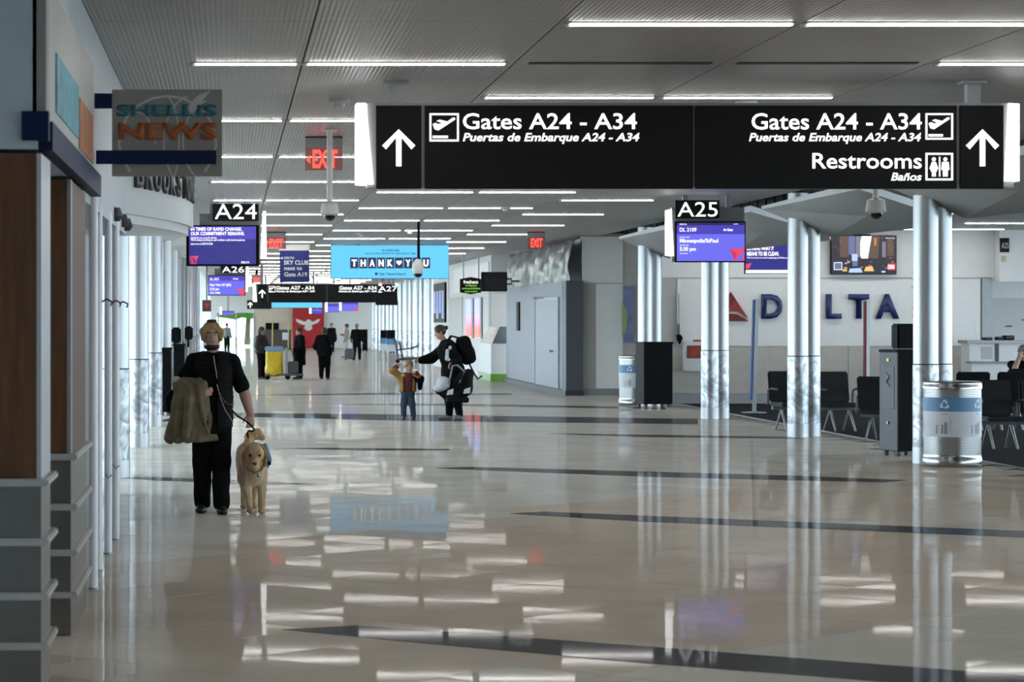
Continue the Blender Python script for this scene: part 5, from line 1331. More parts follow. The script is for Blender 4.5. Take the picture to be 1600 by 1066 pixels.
def person(name, label, loc, J, vox=0.012, sc=1.0, skin=None, top=M_CBLK, sleeve='long', pants=M_CBLK, shoe=M_SHOE, hair=('short', None), fwd=(0, -1, 0), hfwd=None, hemz=None, w=1.0, curl=0.6, handdir=None, collar=True, toe=None, cat='person', group=None, topwrinkle=0.004, pantw=1.0, coat=0.0, hs=1.0):
    """J: joints head, neck, shL shR elL elR wrL wrR, pelvis, hipL hipR knL knR anL anR, in metres about the feet"""
    skin = skin or M_SKIN; sh = sc*hs
    t = thing(name, label, cat, loc, group=group)
    J = {k: np.array(v, float) for k, v in J.items()}
    fw = nrm(fwd); hf = nrm(hfwd if hfwd is not None else fwd)
    P = np.stack(list(J.values())); lo = P.min(0)-0.32*sc; hi = P.max(0)+0.32*sc; lo[2] = -0.02
    up = nrm(J['neck']-J['pelvis']); lat = nrm(J['shR']-J['shL']); fr = nrm(np.cross(up, lat));
    if fr @ fw < 0: fr = -fr
    RT = np.stack([lat, fr, up], 1)
    hr = nrm(np.cross(hf, (0, 0, 1))); hu = nrm(np.cross(hr, hf)); RH = np.stack([hr, hf, hu], 1)
    H = J['head']
    toes = toe or {}
    def torso(s, g):
        mid = (J['neck']+J['pelvis'])/2; ch = J['pelvis']+(J['neck']-J['pelvis'])*0.70
        sw = np.linalg.norm(J['shR']-J['shL'])/2
        s.ell(ch, (sw*0.92+g, 0.115*w*sc+g, 0.19*sc+g), 0.05, RT)
        s.ell(J['pelvis']+(J['neck']-J['pelvis'])*0.33, (0.145*w*sc+g, 0.105*w*sc+g, 0.17*sc+g), 0.08, RT)
        s.ell(J['pelvis'], (0.165*w*sc+g, 0.118*w*sc+g, 0.12*sc+g), 0.08, RT)
        for a in ('shL', 'shR'): s.cap(J['neck']-up*0.035*sc, J[a], 0.055*sc+g, 0.06*sc+g, 0.05)
    def arm(s, q, g, upto='wr', k=0.03):
        s.cap(J['sh'+q], J['el'+q], 0.056*w*sc+g, 0.044*w*sc+g, k)
        if upto == 'wr': s.cap(J['el'+q]+(J['wr'+q]-J['el'+q])*0.25, J['wr'+q], 0.047*w*sc+g, 0.031*sc+g, k); s.cap(J['el'+q], J['wr'+q], 0.044*w*sc+g, 0.03*sc+g, k)
    def leg(s, q, g, gk=None, ga=None):
        gk = g if gk is None else gk; ga = g if ga is None else ga
        s.cap(J['hip'+q], J['kn'+q], 0.083*w*sc+g, 0.056*w*sc+gk, 0.05)
        s.cap(J['kn'+q], J['an'+q], 0.054*w*sc+gk, 0.038*sc+ga, 0.03)
    # ---- body
    s = SDF(lo, hi, vox)
    torso(s, -0.008)
    s.cap(J['neck']-up*0.03*sh, H-hu*0.06*sh, 0.056*sh, 0.05*sh, 0.03)
    s.ell(H+hu*0.03*sh-hf*0.012*sh, (0.074*sh, 0.094*sh, 0.088*sh), 0.02, RH)
    s.ell(H-hu*0.045*sh+hf*0.018*sh, (0.060*sh, 0.072*sh, 0.075*sh), 0.03, RH)
    s.ell(H-hu*0.098*sh+hf*0.05*sh, (0.028*sh, 0.026*sh, 0.02*sh), 0.03, RH)
    s.cap(H+hu*0.004*sh+hf*0.083*sh, H-hu*0.03*sh+hf*0.104*sh, 0.009*sh, 0.014*sh, 0.012)
    for q in (-1, 1):
        s.ell(H-hu*0.008*sh+hr*q*0.076*sh-hf*0.012*sh, (0.012*sh, 0.02*sh, 0.032*sh), 0.008, RH)
        s.ell(H+hu*0.003*sh+hr*q*0.031*sh+hf*0.089*sh, (0.019*sh, 0.013*sh, 0.011*sh), 0.0, RH, sub=True)
    for q in 'LR':
        arm(s, q, 0.0); leg(s, q, -0.006)
        d = nrm(J['wr'+q]-J['el'+q]) if not handdir or q not in handdir else nrm(handdir[q][0])
        la = fw if not handdir or q not in handdir else handdir[q][1]
        pn = (-lat if q == 'R' else lat) if not handdir or q not in handdir else handdir[q][2]
        hand(s, J['wr'+q], d, la, pn, curl, sc=sc)
        td = nrm(toes.get(q, fw)); s.cap(J['an'+q]-(0, 0, 0.03*sc), J['an'+q]-(0, 0, 0.05*sc)+td*0.12*sc, 0.033*sc, 0.026*sc, 0.02)
    s.build('body', skin, t)
    # ---- trousers
    s = SDF(lo, hi, vox)
    s.ell(J['pelvis']-up*0.01, (0.165*w*sc+0.012, 0.118*w*sc+0.012, 0.12*sc), 0.06, RT)
    for q in 'LR': leg(s, q, 0.018*sc, 0.022*sc*pantw, 0.026*sc*pantw)
    s.wrinkle(0.004*sc, 22, 26, 34, 1.0); az = min(J['anL'][2], J['anR'][2])
    s.cut((0, 0, az-0.045*sc), (0, 0, -1)); s.build('trousers', pants, t)
    # ---- shoes
    for q in 'LR':
        A = J['an'+q]; td = nrm(toes.get(q, fw)); zz = A[2]-0.09*sc
        s = SDF(A-0.26*sc, A+0.26*sc, min(vox, 0.01)); b = V3(A[0], A[1], zz)
        tl = nrm(np.cross(td, (0, 0, 1))); RS = np.stack([tl, td, V3(0, 0, 1)], 1)
        s.ell(b+td*0.0*sc+V3(0, 0, 0.05*sc), (0.045*sc, 0.065*sc, 0.06*sc), 0.03, RS)
        s.ell(b+td*0.10*sc+V3(0, 0, 0.032*sc), (0.05*sc, 0.105*sc, 0.042*sc), 0.04, RS)
        s.cap(A-(0, 0, 0.05*sc), A, 0.045*sc, 0.045*sc, 0.02)
        s.cut((0, 0, zz), (0, 0, -1)); s.build('shoe', shoe, t)
    # ---- top
    s = SDF(lo, hi, vox); torso(s, 0.016*sc+coat)
    for q in 'LR':
        if sleeve == 'long': arm(s, q, 0.018*sc+coat*0.6)
        else:
            e = J['sh'+q]+(J['el'+q]-J['sh'+q])*0.78; s.cap(J['sh'+q], e, 0.066*w*sc, 0.070*w*sc, 0.03)
    if hemz is not None: s.cap(J['pelvis'], V3(J['pelvis'][0], J['pelvis'][1], hemz), 0.15*w*sc, 0.17*w*sc, 0.08)
    s.wrinkle(topwrinkle*sc, 24, 24, 30, 0.4)
    if hemz is not None: s.cut((0, 0, hemz), (0, 0, -1))
    else: s.cut(J['pelvis']-up*0.1*sc, -up)
    s.ell(J['neck']+up*0.05*sc, (0.06*sc, 0.06*sc, 0.07*sc), 0, None, sub=True)
    s.build('top', top, t)
    if collar:
        s = SDF(J['neck']-0.15*sc, J['neck']+0.2*sc, min(vox, 0.01)); s.cap(J['neck']-up*0.02*sc, J['neck']+up*0.035*sc, 0.078*sc, 0.07*sc, 0.02); s.cap(J['neck']-up*0.1*sc, J['neck']+up*0.2*sc, 0.058*sc, 0.058*sc, 0, sub=True)
        s.build('collar', top, t)
    # ---- face and hair
    mb = MB(); mw = MB(); RHm = Matrix(RH.tolist())
    for q in (-1, 1):
        c = H+hu*0.003*sh+hr*q*0.031*sh+hf*0.079*sh
        mw.ell(c, (0.014*sc, 0.008*sc, 0.007*sc), 10, 6, RHm)
        mb.ell(c+hf*0.005*sc, (0.006*sc, 0.006*sc, 0.006*sc), 10, 6, RHm)
    ew = mw.build('eyes', M_EYEW, t, smooth=True); mb.build('irises', M_EYE, ew, smooth=True)
    mb = MB(); mb.ell(H-hu*0.065*sh+hf*0.088*sh, (0.024*sh, 0.009*sh, 0.007*sh), 10, 6, RHm); mb.build('lips', M_LIP, t, smooth=True)
    kind, hm = hair
    hm = hm or mat('dark_hair', (0.015, 0.011, 0.009), 0.55, var=0.3, vscale=30)
    if kind:
        mb = MB()
        for q in (-1, 1): mb.ell(H+hu*0.024*sh+hr*q*0.032*sh+hf*0.088*sh, (0.02*sh, 0.006*sh, 0.0045*sh), 10, 6, RHm)
        mb.build('eyebrows', mat('brow', (0.03, 0.02, 0.014), 0.7), t, smooth=True)
        s = SDF(H-0.24*sh, H+0.2*sh, min(vox, 0.009)*(1 if sc > 0.6 else 1))
        s.ell(H+hu*0.045*sh-hf*0.016*sh, (0.088*sh, 0.104*sh, 0.09*sh), 0.02, RH)
        if kind == 'bob':
            for q in (-1, 1):
                s.cap(H+hu*0.09*sh+hr*q*0.03*sh+hf*0.045*sh, H+hu*0.035*sh+hr*q*0.085*sh+hf*0.045*sh, 0.026*sh, 0.024*sh, 0.03)
                s.cap(H+hu*0.035*sh+hr*q*0.085*sh+hf*0.04*sh, H-hu*0.045*sh+hr*q*0.088*sh+hf*0.025*sh, 0.026*sh, 0.015*sh, 0.03)
            s.ell(H-hu*0.02*sh-hf*0.05*sh, (0.095*sh, 0.07*sh, 0.08*sh), 0.03, RH)
        elif kind == 'bun':
            s.ell(H-hu*0.0*sh-hf*0.05*sh, (0.08*sh, 0.07*sh, 0.07*sh), 0.03, RH); s.ell(H+hu*0.035*sh-hf*0.135*sh, (0.042*sh, 0.042*sh, 0.042*sh), 0.02, RH)
        elif kind == 'long':
            s.ell(H-hu*0.06*sh-hf*0.055*sh, (0.10*sh, 0.075*sh, 0.11*sh), 0.04, RH)
        else: s.ell(H-hu*0.01*sh-hf*0.045*sh, (0.079*sh, 0.066*sh, 0.06*sh), 0.03, RH)
        s.ell(H-hu*0.04*sh+hf*0.10*sh, (0.068*sh if kind != 'bob' else 0.062*sh, 0.085*sh, 0.105*sh), 0, RH, sub=True)
        s.wrinkle(0.003*sc, 90, 60, 25, 0.7)
        s.build('hair', hm, t)
    return t

def stand(h=1.7, sw=0.19, yaw=0.0, arms=None, stride=0.0, lean=0.0):
    """upright joints for height h facing -Y, yaw in degrees about z; arms: dict of elbow/wrist overrides"""
    k = h/1.75
    J = dict(head=(0, -lean*1.05-0.02, 1.63*k), neck=(0, -lean*0.9, 1.44*k), shL=(-sw*k, -lean*0.85, 1.40*k), shR=(sw*k, -lean*0.85, 1.40*k), elL=(-0.25*k, 0.02-lean, 1.12*k), elR=(0.25*k, 0.02-lean, 1.12*k),
             wrL=(-0.26*k, -0.08-lean, 0.88*k), wrR=(0.26*k, -0.08-lean, 0.88*k), pelvis=(0, 0, 0.95*k), hipL=(-0.09*k, 0, 0.9*k), hipR=(0.09*k, 0, 0.9*k), knL=(-0.1*k, -0.02-stride, 0.49*k), knR=(0.1*k, -0.02+stride*0.3, 0.49*k),
             anL=(-0.105*k, 0.0-stride, 0.09*k), anR=(0.105*k, 0.0+stride, 0.09*k))
    if arms:
        for q, v in arms.items(): J[q] = tuple(x*k for x in v)
    a = math.radians(yaw); c, s_ = math.cos(a), math.sin(a)
    return {q: (v[0]*c-v[1]*s_, v[0]*s_+v[1]*c, v[2]) for q, v in J.items()}, (math.sin(a), -math.cos(a), 0)

# ---------------------------------------------------------------- the man with the dog
DM = 25.1
mx0 = PX(330, DM)
def m2(px, py, y=0.0): return ((px-330)/167.3, y, (801-py)/167.3)
JM = dict(head=m2(331, 523, -0.03), neck=m2(333, 556, 0), shL=m2(304, 565, 0.0), shR=m2(362, 565, 0.0), elL=m2(279, 604, 0.02), elR=m2(382, 614, 0.03),
          wrL=m2(310, 614, -0.2), wrR=m2(391, 646, -0.02), pelvis=m2(331, 645, 0), hipL=m2(317, 655, 0), hipR=m2(346, 655, 0),
          knL=m2(316, 722, 0.0), knR=m2(345, 720, -0.08), anL=m2(316, 786, 0.05), anR=m2(346, 786, -0.14))
JM['anL'] = (JM['anL'][0], 0.05, 0.09); JM['anR'] = (JM['anR'][0], -0.14, 0.09)
M_BLOND = mat('blond_hair', (0.42, 0.27, 0.11), 0.5, var=0.45, vscale=25, stretch=(3, 3, 0.6))
man = person('person', 'man in black vest with blond hair walking a golden dog, jacket over arm', (mx0, DM, 0), JM, vox=0.0075, hair=('bob', M_BLOND), sleeve='short', hemz=0.74, w=1.06, pantw=1.5,
             handdir={'L': ((1, -0.25, 0.12), (0, -0.3, 1), (0, 1, 0.1)), 'R': ((0.05, -0.15, -1), (-1, -0.35, 0), (0.2, 1, 0))}, curl=0.9, collar=False, hfwd=(0.02, -1, -0.03), toe={'L': (-0.15, -1, 0), 'R': (0.1, -1, 0)})
# quilted vest over the shirt
JA = {k: np.array(v) for k, v in JM.items()}
s = SDF((-0.4, -0.3, 0.6), (0.5, 0.3, 1.6), 0.0075)
ch = JA['pelvis']+(JA['neck']-JA['pelvis'])*0.7
s.ell(ch, (0.205, 0.166, 0.215), 0.05); s.ell(JA['pelvis']+(0, 0, 0.15), (0.205, 0.165, 0.2), 0.08); s.cap(JA['pelvis'], JA['pelvis']-(0, 0, 0.1), 0.198, 0.20, 0.06)
for q in ('shL', 'shR'): s.cap(JA['neck']-(0, 0, 0.04), JA[q]*0.8+JA['neck']*0.2, 0.086, 0.080, 0.05)
g = np.meshgrid(*s.ax, indexing='ij', sparse=True); s.F = s.F+(0.0045*np.abs(np.sin(g[2]*math.pi/0.045))).astype(np.float32)
s.cut((0, 0, 0.80), (0, 0, -1)); s.box((0.015, -0.22, 1.05), (0.04, 0.2, 0.5), 0.02, 0, sub=True); s.ell(JA['neck']+(0, 0, 0.06), (0.08, 0.09, 0.1), 0, sub=True)
s.build('vest', M_VEST, man)
# face mask worn under the chin
s = SDF(JA['head']-0.2, JA['head']+0.2, 0.006); Hh = JA['head']
s.ell(Hh+(0, -0.035, -0.112), (0.075, 0.068, 0.034), 0.01); s.ell(Hh+(0, -0.02, -0.085), (0.068, 0.075, 0.03), 0, sub=True)
for q in (-1, 1): s.cap(Hh+(q*0.066, -0.02, -0.105), Hh+(q*0.082, 0.01, -0.03), 0.006, 0.005, 0.01)
s.build('face_mask', mat('mask_black', (0.01, 0.01, 0.011), 0.7), man)
# dark sunglasses pushed up in the hair
s = SDF(Hh-0.2, Hh+0.2, 0.006)
s.ell(Hh+(0, -0.03, 0.128), (0.05, 0.035, 0.016), 0.02); s.build('hair_clip', mat('dark_roots', (0.03, 0.022, 0.015), 0.5), man)
# zip cord and chain
MB().tube([m2(334, 556, -0.125), m2(336, 570, -0.155), m2(338, 580, -0.165), m2(339, 591, -0.168)], 0.004, 6).build('zip_cord', mat('pale_cord', (0.5, 0.48, 0.45), 0.5), man, smooth=True)
MB().tube([m2(339, 600, -0.17), m2(345, 622, -0.165), m2(352, 640, -0.16), m2(363, 657, -0.16)], 0.0035, 6).build('leash_strap', MATS['pale_cord'], man)
mb = MB()
for k in range(13):
    u = k/12; p = m2(340+u*25, 606+u*25+9*math.sin(u*math.pi), -0.175); mb.ell(p, (0.007, 0.006, 0.008), 6, 4)
mb.build('chain', M_CHROME, man, kind='stuff')
# jacket carried over the arm
M_JKT = mat('khaki_cloth', (0.16, 0.125, 0.075), 0.85, var=0.25, vscale=8, bump=0.25, bscale=25)
jt = thing('jacket', 'khaki tan jacket draped over the arm of the man in black', 'jacket', (mx0-0.25, DM-0.18, 0.66))
def jl(px, py, y): q = np.array(m2(px, py, y)); return q-np.array((-0.25, -0.18, 0.66))
s = SDF((-0.28, -0.2, -0.1), (0.42, 0.3, 0.75), 0.0085)
s.cap(jl(281, 603, -0.13), jl(315, 600, -0.22), 0.062, 0.052, 0.03); s.cap(jl(286, 598, -0.1), jl(310, 596, -0.18), 0.055, 0.045, 0.03)
for a, b, ya, r0, r1 in ((284, 266, -0.10, 0.06, 0.062), (290, 280, -0.18, 0.062, 0.065), (299, 296, -0.2, 0.06, 0.068), (310, 314, -0.2, 0.055, 0.062), (316, 331, -0.17, 0.045, 0.052)):
    s.cap(jl(a, 606, ya), jl(b, 683, ya+0.04), r0, r1, 0.035)
s.cap(jl(296, 625, -0.27), jl(291, 680, -0.27), 0.034, 0.04, 0.02)
s.cap(jl(312, 628, -0.24), jl(326, 676, -0.22), 0.026, 0.022, 0.015)
s.wrinkle(0.013, 62, 30, 9, 0.9); s.wrinkle(0.005, 90, 60, 25, 2.0); s.cut(jl(300, 691, 0), (0.08, 0, -1)); s.build('cloth', M_JKT, jt)
s = SDF((-0.28, -0.25, 0.3), (0.42, 0.2, 0.75), 0.0085); s.cap(jl(276, 596, -0.1), jl(287, 609, -0.16), 0.05, 0.055, 0.03); s.wrinkle(0.006, 40, 30, 30); s.build('cuff_lining', mat('pale_lining', (0.42, 0.38, 0.32), 0.8, var=0.1), jt)
bg = thing('hand_bag', 'small black bag hanging behind the khaki jacket', 'bag', (mx0-0.36, DM+0.02, 0.93))
s = SDF((-0.15, -0.12, -0.05), (0.15, 0.12, 0.3), 0.01); s.ell((0, 0, 0.1), (0.07, 0.06, 0.115), 0.02); s.ell((0.03, 0, 0.17), (0.05, 0.05, 0.06), 0.03); s.wrinkle(0.004, 30, 30, 40); s.build('bag_body', M_CBLK, bg)
MB().tube([(0.03, 0, 0.2), (0.06, -0.03, 0.27), (0.1, -0.06, 0.29)], 0.008, 6).build('strap', M_CBLK, bg)
# leash from the hand to the harness
ls = thing('dog_leash', 'black leash looped in the hand of the man in black', 'leash', (mx0, DM, 0))
MB().tube([m2(362, 640, -0.14), m2(372, 650, -0.15), m2(384, 657, -0.13), m2(392, 664, -0.1), m2(398, 671, -0.12), m2(395, 673, -0.14), m2(388, 672, -0.14), m2(386, 676, -0.13), m2(388, 683, -0.1)], 0.009, 8).build('webbing', M_CBLK, ls, smooth=True)

# ---------------------------------------------------------------- the dog
DD = 25.0
dx0 = PX(397, DD)
def d2(px, py, y): return V3((px-397)/168.0, y, (798-py)/168.0)
M_FUR = mat('golden_fur', (0.50, 0.33, 0.17), 0.8, var=0.35, vscale=14, bump=0.5, bscale=60, stretch=(1, 1, 0.4)); M_FURL = mat('cream_fur', (0.60, 0.48, 0.33), 0.8, var=0.2, vscale=16, bump=0.5, bscale=60)
nt = M_FUR.node_tree; b_ = nt.nodes['Principled BSDF']
src = b_.inputs['Base Color'].links[0].from_socket
tc_ = nt.nodes.new('ShaderNodeTexCoord'); vd = nt.nodes.new('ShaderNodeVectorMath'); vd.operation = 'DISTANCE'; vd.inputs[1].default_value = (0.0, -0.12, 0.27)
nt.links.new(tc_.outputs['Object'], vd.inputs[0])
mr = nt.nodes.new('ShaderNodeMapRange'); mr.inputs[1].default_value = 0.13; mr.inputs[2].default_value = 0.30; mr.inputs[3].default_value = 0.85; mr.inputs[4].default_value = 0.0
nt.links.new(vd.outputs['Value'], mr.inputs[0])
mc_ = nt.nodes.new('ShaderNodeMix'); mc_.data_type = 'RGBA'; mc_.inputs[7].default_value = (0.62, 0.49, 0.33, 1)
nt.links.new(mr.outputs[0], mc_.inputs[0]); nt.links.new(src, mc_.inputs[6]); nt.links.new(mc_.outputs[2], b_.inputs['Base Color'])
dog = thing('dog', 'golden retriever in a blue harness walking beside the man in black', 'dog', (dx0, DD, 0))
s = SDF((-0.4, -0.45, -0.02), (0.4, 0.95, 0.9), 0.0085)
# trunk: deep chest narrowing to the loin, seen from the front and running back to the left
s.ell(d2(397, 723, 0.10), (0.118, 0.17, 0.16), 0.06); s.ell(d2(393, 716, 0.36), (0.105, 0.2, 0.125), 0.1); s.ell(d2(386, 712, 0.58), (0.10, 0.15, 0.13), 0.1)
s.ell(d2(398, 735, 0.0), (0.092, 0.09, 0.12), 0.06)
# neck and head, carried low towards the camera
s.cap(d2(397, 705, 0.08), d2(398, 706, -0.16), 0.098, 0.088, 0.06)
s.ell(d2(398, 702, -0.22), (0.078, 0.095, 0.072), 0.03); s.ell(d2(398, 708, -0.20), (0.082, 0.07, 0.06), 0.03)
s.cap(d2(398, 711, -0.26), d2(397, 720.5, -0.40), 0.05, 0.041, 0.03); s.ell(d2(397, 725, -0.34), (0.036, 0.07, 0.022), 0.02)
for q in (-1, 1): s.ell(d2(398+q*6, 701, -0.295), (0.018, 0.02, 0.014), 0.02)
# ears
for q in (-1, 1):
    s.cap(d2(398+q*11, 694, -0.18), d2(398+q*15.5, 706, -0.2), 0.022, 0.03, 0.01); s.cap(d2(398+q*15.5, 706, -0.2), d2(398+q*15, 721, -0.215), 0.03, 0.016, 0.012)
# front legs: right straight, left stepping forward; wrists low
s.cap(d2(407, 735, 0.06), d2(409.5, 760, 0.05), 0.062, 0.043, 0.05); s.cap(d2(409.5, 760, 0.05), d2(409, 786, 0.03), 0.042, 0.031, 0.02); s.cap(d2(409, 786, 0.03), d2(409, 793, 0.0), 0.032, 0.033, 0.02); s.ell(d2(409, 794, -0.04), (0.042, 0.06, 0.026), 0.02)
s.cap(d2(389, 735, 0.04), d2(386, 758, -0.02), 0.062, 0.043, 0.05); s.cap(d2(386, 758, -0.02), d2(389, 781, -0.06), 0.042, 0.031, 0.02); s.cap(d2(389, 781, -0.06), d2(391, 790, -0.09), 0.031, 0.032, 0.02); s.ell(d2(391.5, 792, -0.13), (0.04, 0.056, 0.027), 0.02)
# hind legs: thigh, knee forward, hock back, upright shank
for px, st in ((381, 0.0), (398, 0.12)):
    s.cap(d2(px+3, 722, 0.6+st*0.3), d2(px, 748, 0.5+st), 0.088, 0.058, 0.05); s.cap(d2(px, 748, 0.5+st), d2(px+0.5, 768, 0.66+st), 0.052, 0.032, 0.03)
    s.cap(d2(px+0.5, 768, 0.66+st), d2(px, 790, 0.62+st), 0.03, 0.028, 0.02); s.ell(d2(px, 794, 0.57+st), (0.036, 0.055, 0.025), 0.02)
# tail curling up over the back
s.cap(d2(386, 700, 0.72), d2(392, 684, 0.84), 0.045, 0.045, 0.04); s.cap(d2(392, 684, 0.84), d2(403, 679, 0.86), 0.045, 0.048, 0.03); s.cap(d2(403, 679, 0.86), d2(411, 686, 0.84), 0.046, 0.03, 0.03)
s.wrinkle(0.0045, 60, 50, 28, 0.3)
s.build('body', M_FUR, dog)
for q in (-1, 1):
    s = SDF((-0.2, -0.45, 0.3), (0.2, 0.0, 0.75), 0.0085); s.cap(d2(398+q*12.5, 696, -0.2), d2(398+q*16.3, 707, -0.212), 0.02, 0.029, 0.01); s.cap(d2(398+q*16.3, 707, -0.212), d2(398+q*15.6, 721.5, -0.222), 0.029, 0.014, 0.012)
    s.wrinkle(0.003, 60, 50, 28); s.build('ear', mat('ear_fur', (0.33, 0.185, 0.08), 0.8, var=0.3, vscale=20), dog)
MB().ell(d2(397, 716.5, -0.438), (0.022, 0.014, 0.016), 12, 8).build('nose', M_EYE, dog, smooth=True)
mb = MB()
for q in (-1, 1): mb.ell(d2(398+q*7.0, 705, -0.303), (0.0155, 0.012, 0.014), 10, 6)
mb.build('eyes', M_EYE, dog, smooth=True)
MB().tube([d2(391.5, 723.5, -0.38), d2(397, 722.5, -0.432), d2(402.5, 723.5, -0.38)], 0.0035, 6).build('mouth', mat('muzzle_dark', (0.05, 0.03, 0.025), 0.6), dog)
M_HARN = mat('harness_blue', (0.12, 0.28, 0.42), 0.6, var=0.1)
hb = MB().tube([d2(384, 722, 0.16), d2(386, 700, 0.16), d2(397, 691, 0.16), d2(411, 696, 0.15), d2(417, 712, 0.15), d2(416, 728, 0.15)], 0.03, 8).build('harness_strap', M_HARN, dog, smooth=True)
s = SDF((-0.1, -0.2, 0.3), (0.3, 0.5, 0.8), 0.0085); s.box(d2(418, 704, 0.2), (0.022, 0.11, 0.085), 0.015, R=Matrix.Rotation(math.radians(-18), 3, 'Y')); s.build('harness_pouch', M_HARN, dog)
B(0.128, 0.158, 0.1, 0.26, 0.44, 0.53).build('harness_patch', M_NAVY, dog, bevel=0.005); B(0.135, 0.164, 0.12, 0.2, 0.455, 0.485).build('patch_badge', M_WRAPW, dog)
dcol = MB().tube([d2(382, 716, -0.04), d2(387, 729, -0.09), d2(398, 734, -0.115), d2(409, 729, -0.09), d2(414, 716, -0.04)], 0.008, 8).build('collar', mat('tan_strap', (0.2, 0.13, 0.07), 0.6), dog, smooth=True)
MB().ell(d2(403, 737, -0.14), (0.017, 0.006, 0.02), 12, 8).build('name_tag', M_CHROME, dcol, smooth=True)

# ---------------------------------------------------------------- woman with backpack and infant seat
DWm = 48.7
def w2(px, py, y=0.0): return ((px-705)/86.2, y, (655-py)/86.2)
JW = dict(head=w2(687, 519, 0), neck=w2(697, 536, 0), shL=w2(700, 543, -0.17), shR=w2(697, 543, 0.17), elL=w2(713, 562, -0.25), elR=w2(676, 560, 0.2), wrL=w2(704, 566, -0.34), wrR=w2(659, 563, 0.1),
          pelvis=w2(708, 580, 0), hipL=w2(708, 585, -0.09), hipR=w2(708, 585, 0.09), knL=w2(713, 622, -0.1), knR=w2(703, 622, 0.1), anL=w2(717, 647, -0.11), anR=w2(703, 647, 0.1))
M_BRHAIR = mat('brown_hair', (0.03, 0.018, 0.012), 0.5, var=0.3, vscale=30)
wo = person('person', 'woman in black with backpack reaching toward the child', (PX(705, DWm), DWm, 0), JW, vox=0.011, hair=('bun', M_BRHAIR), fwd=(-1, 0, 0), hfwd=(-1, -0.12, -0.35), w=1.3, shoe=mat('grey_sneaker', (0.22, 0.21, 0.22), 0.6, var=0.2), toe={'L': (-0.5, -0.8, 0)},
            handdir={'R': ((-1, -0.2, -0.1), (0, 0.2, 1), (0, -1, 0)), 'L': ((-0.6, -0.3, -0.5), (-0.4, -0.8, 0), (0.3, 0, -1))}, curl=0.9, coat=0.025, hemz=0.74)
bp = thing('backpack', 'bulky black backpack on the back of the woman', 'backpack', (PX(727.5, DWm), DWm, 0.95))
s = SDF((-0.3, -0.3, -0.05), (0.3, 0.3, 0.7), 0.011)
R_ = Matrix.Rotation(math.radians(-16), 3, 'Y')
s.box((0.0, 0, 0.3), (0.13, 0.18, 0.26), 0.09, R=R_); s.ell((0.09, 0, 0.22), (0.09, 0.15, 0.15), 0.04); s.wrinkle(0.005, 25, 25, 22); s.build('pack_body', M_CBLK, bp)
s = SDF((-0.3, -0.3, -0.05), (0.3, 0.3, 0.7), 0.011); s.box((0.12, 0, 0.2), (0.05, 0.13, 0.1), 0.04, R=R_); s.build('front_pocket', M_VEST, bp)
for q in (-1, 1): MB().tube([(-0.12, q*0.13, 0.52), (-0.26, q*0.15, 0.56), (-0.36, q*0.15, 0.42), (-0.30, q*0.15, 0.2), (-0.1, q*0.14, 0.1)], 0.018, 8).build('shoulder_strap', M_VEST, bp, smooth=True)
MB().tube([(0.05, -0.16, 0.06), (0.13, -0.18, -0.1), (0.2, -0.2, -0.22), (0.28, -0.2, -0.16)], 0.016, 8).build('loose_strap', M_CBLK, bp, smooth=True)
# infant car seat hanging from the near hand
cs = thing('infant_car_seat', 'black and white infant car seat carried by the woman', 'car seat', (PX(708, DWm), DWm-0.36, 0.3))
def c2(px, py, y=0.0): return V3((px-708)/86.2, y, (655-py)/86.2-0.3)
s = SDF((-0.5, -0.3, -0.1), (0.55, 0.3, 0.75), 0.011)
s.cap(c2(683, 606), c2(703, 618), 0.09, 0.13, 0.05); s.cap(c2(703, 616), c2(724, 606), 0.13, 0.14, 0.05); s.cap(c2(724, 606), c2(729, 584), 0.12, 0.10, 0.05); s.box(c2(712, 624), (0.2, 0.14, 0.05), 0.03, 0.03)
s.ell(c2(706, 598), (0.24, 0.13, 0.15), 0.03, sub=True); s.wrinkle(0.004, 30, 30, 30); s.build('shell', mat('seat_shell', (0.004, 0.0045, 0.005), 0.6, spec=0.15, var=0.2), cs)
s = SDF((-0.5, -0.3, 0.0), (0.55, 0.3, 0.75), 0.011); s.ell(c2(690, 598, -0.06), (0.13, 0.13, 0.12), 0.03); s.ell(c2(682, 606, -0.06), (0.1, 0.12, 0.06), 0.05); s.wrinkle(0.012, 30, 30, 28); s.build('white_blanket', mat('white_cloth', (0.55, 0.56, 0.6), 0.8, var=0.1), cs)
s = SDF((-0.5, -0.3, 0.0), (0.55, 0.3, 0.75), 0.011); s.ell(c2(713, 600, -0.03), (0.16, 0.14, 0.15), 0.03); s.ell(c2(722, 590, 0), (0.12, 0.14, 0.13), 0.05); s.wrinkle(0.01, 30, 30, 28); s.build('dark_padding', mat('pad_charcoal', (0.005, 0.006, 0.0065), 0.8, spec=0.1, var=0.4, vscale=9), cs)
MB().tube([c2(694, 606, -0.14), c2(700, 588, -0.14), c2(704, 571, -0.06), c2(712, 570, -0.06), c2(722, 580, -0.14), c2(714, 597, -0.16)], 0.018, 8).build('carry_handle', mat('handle_grey', (0.22, 0.23, 0.24), 0.5), cs, smooth=True)
for a, b, yy in ((696, 609, -0.17), (722, 607, -0.17)):
    MB().prism([tuple(c2(x, z)[[0, 2]]) for x, z in ((a, b), (a+9, b-3), (a+8, b+6), (a-2, b+7))], yy-0.01, yy+0.02).build('white_label', M_WRAPW, cs)
MB().tube([c2(673, 607, -0.1), c2(672, 618, -0.1), c2(672.5, 628, -0.1)], 0.005, 6).build('loose_strap', M_CBLK, cs)
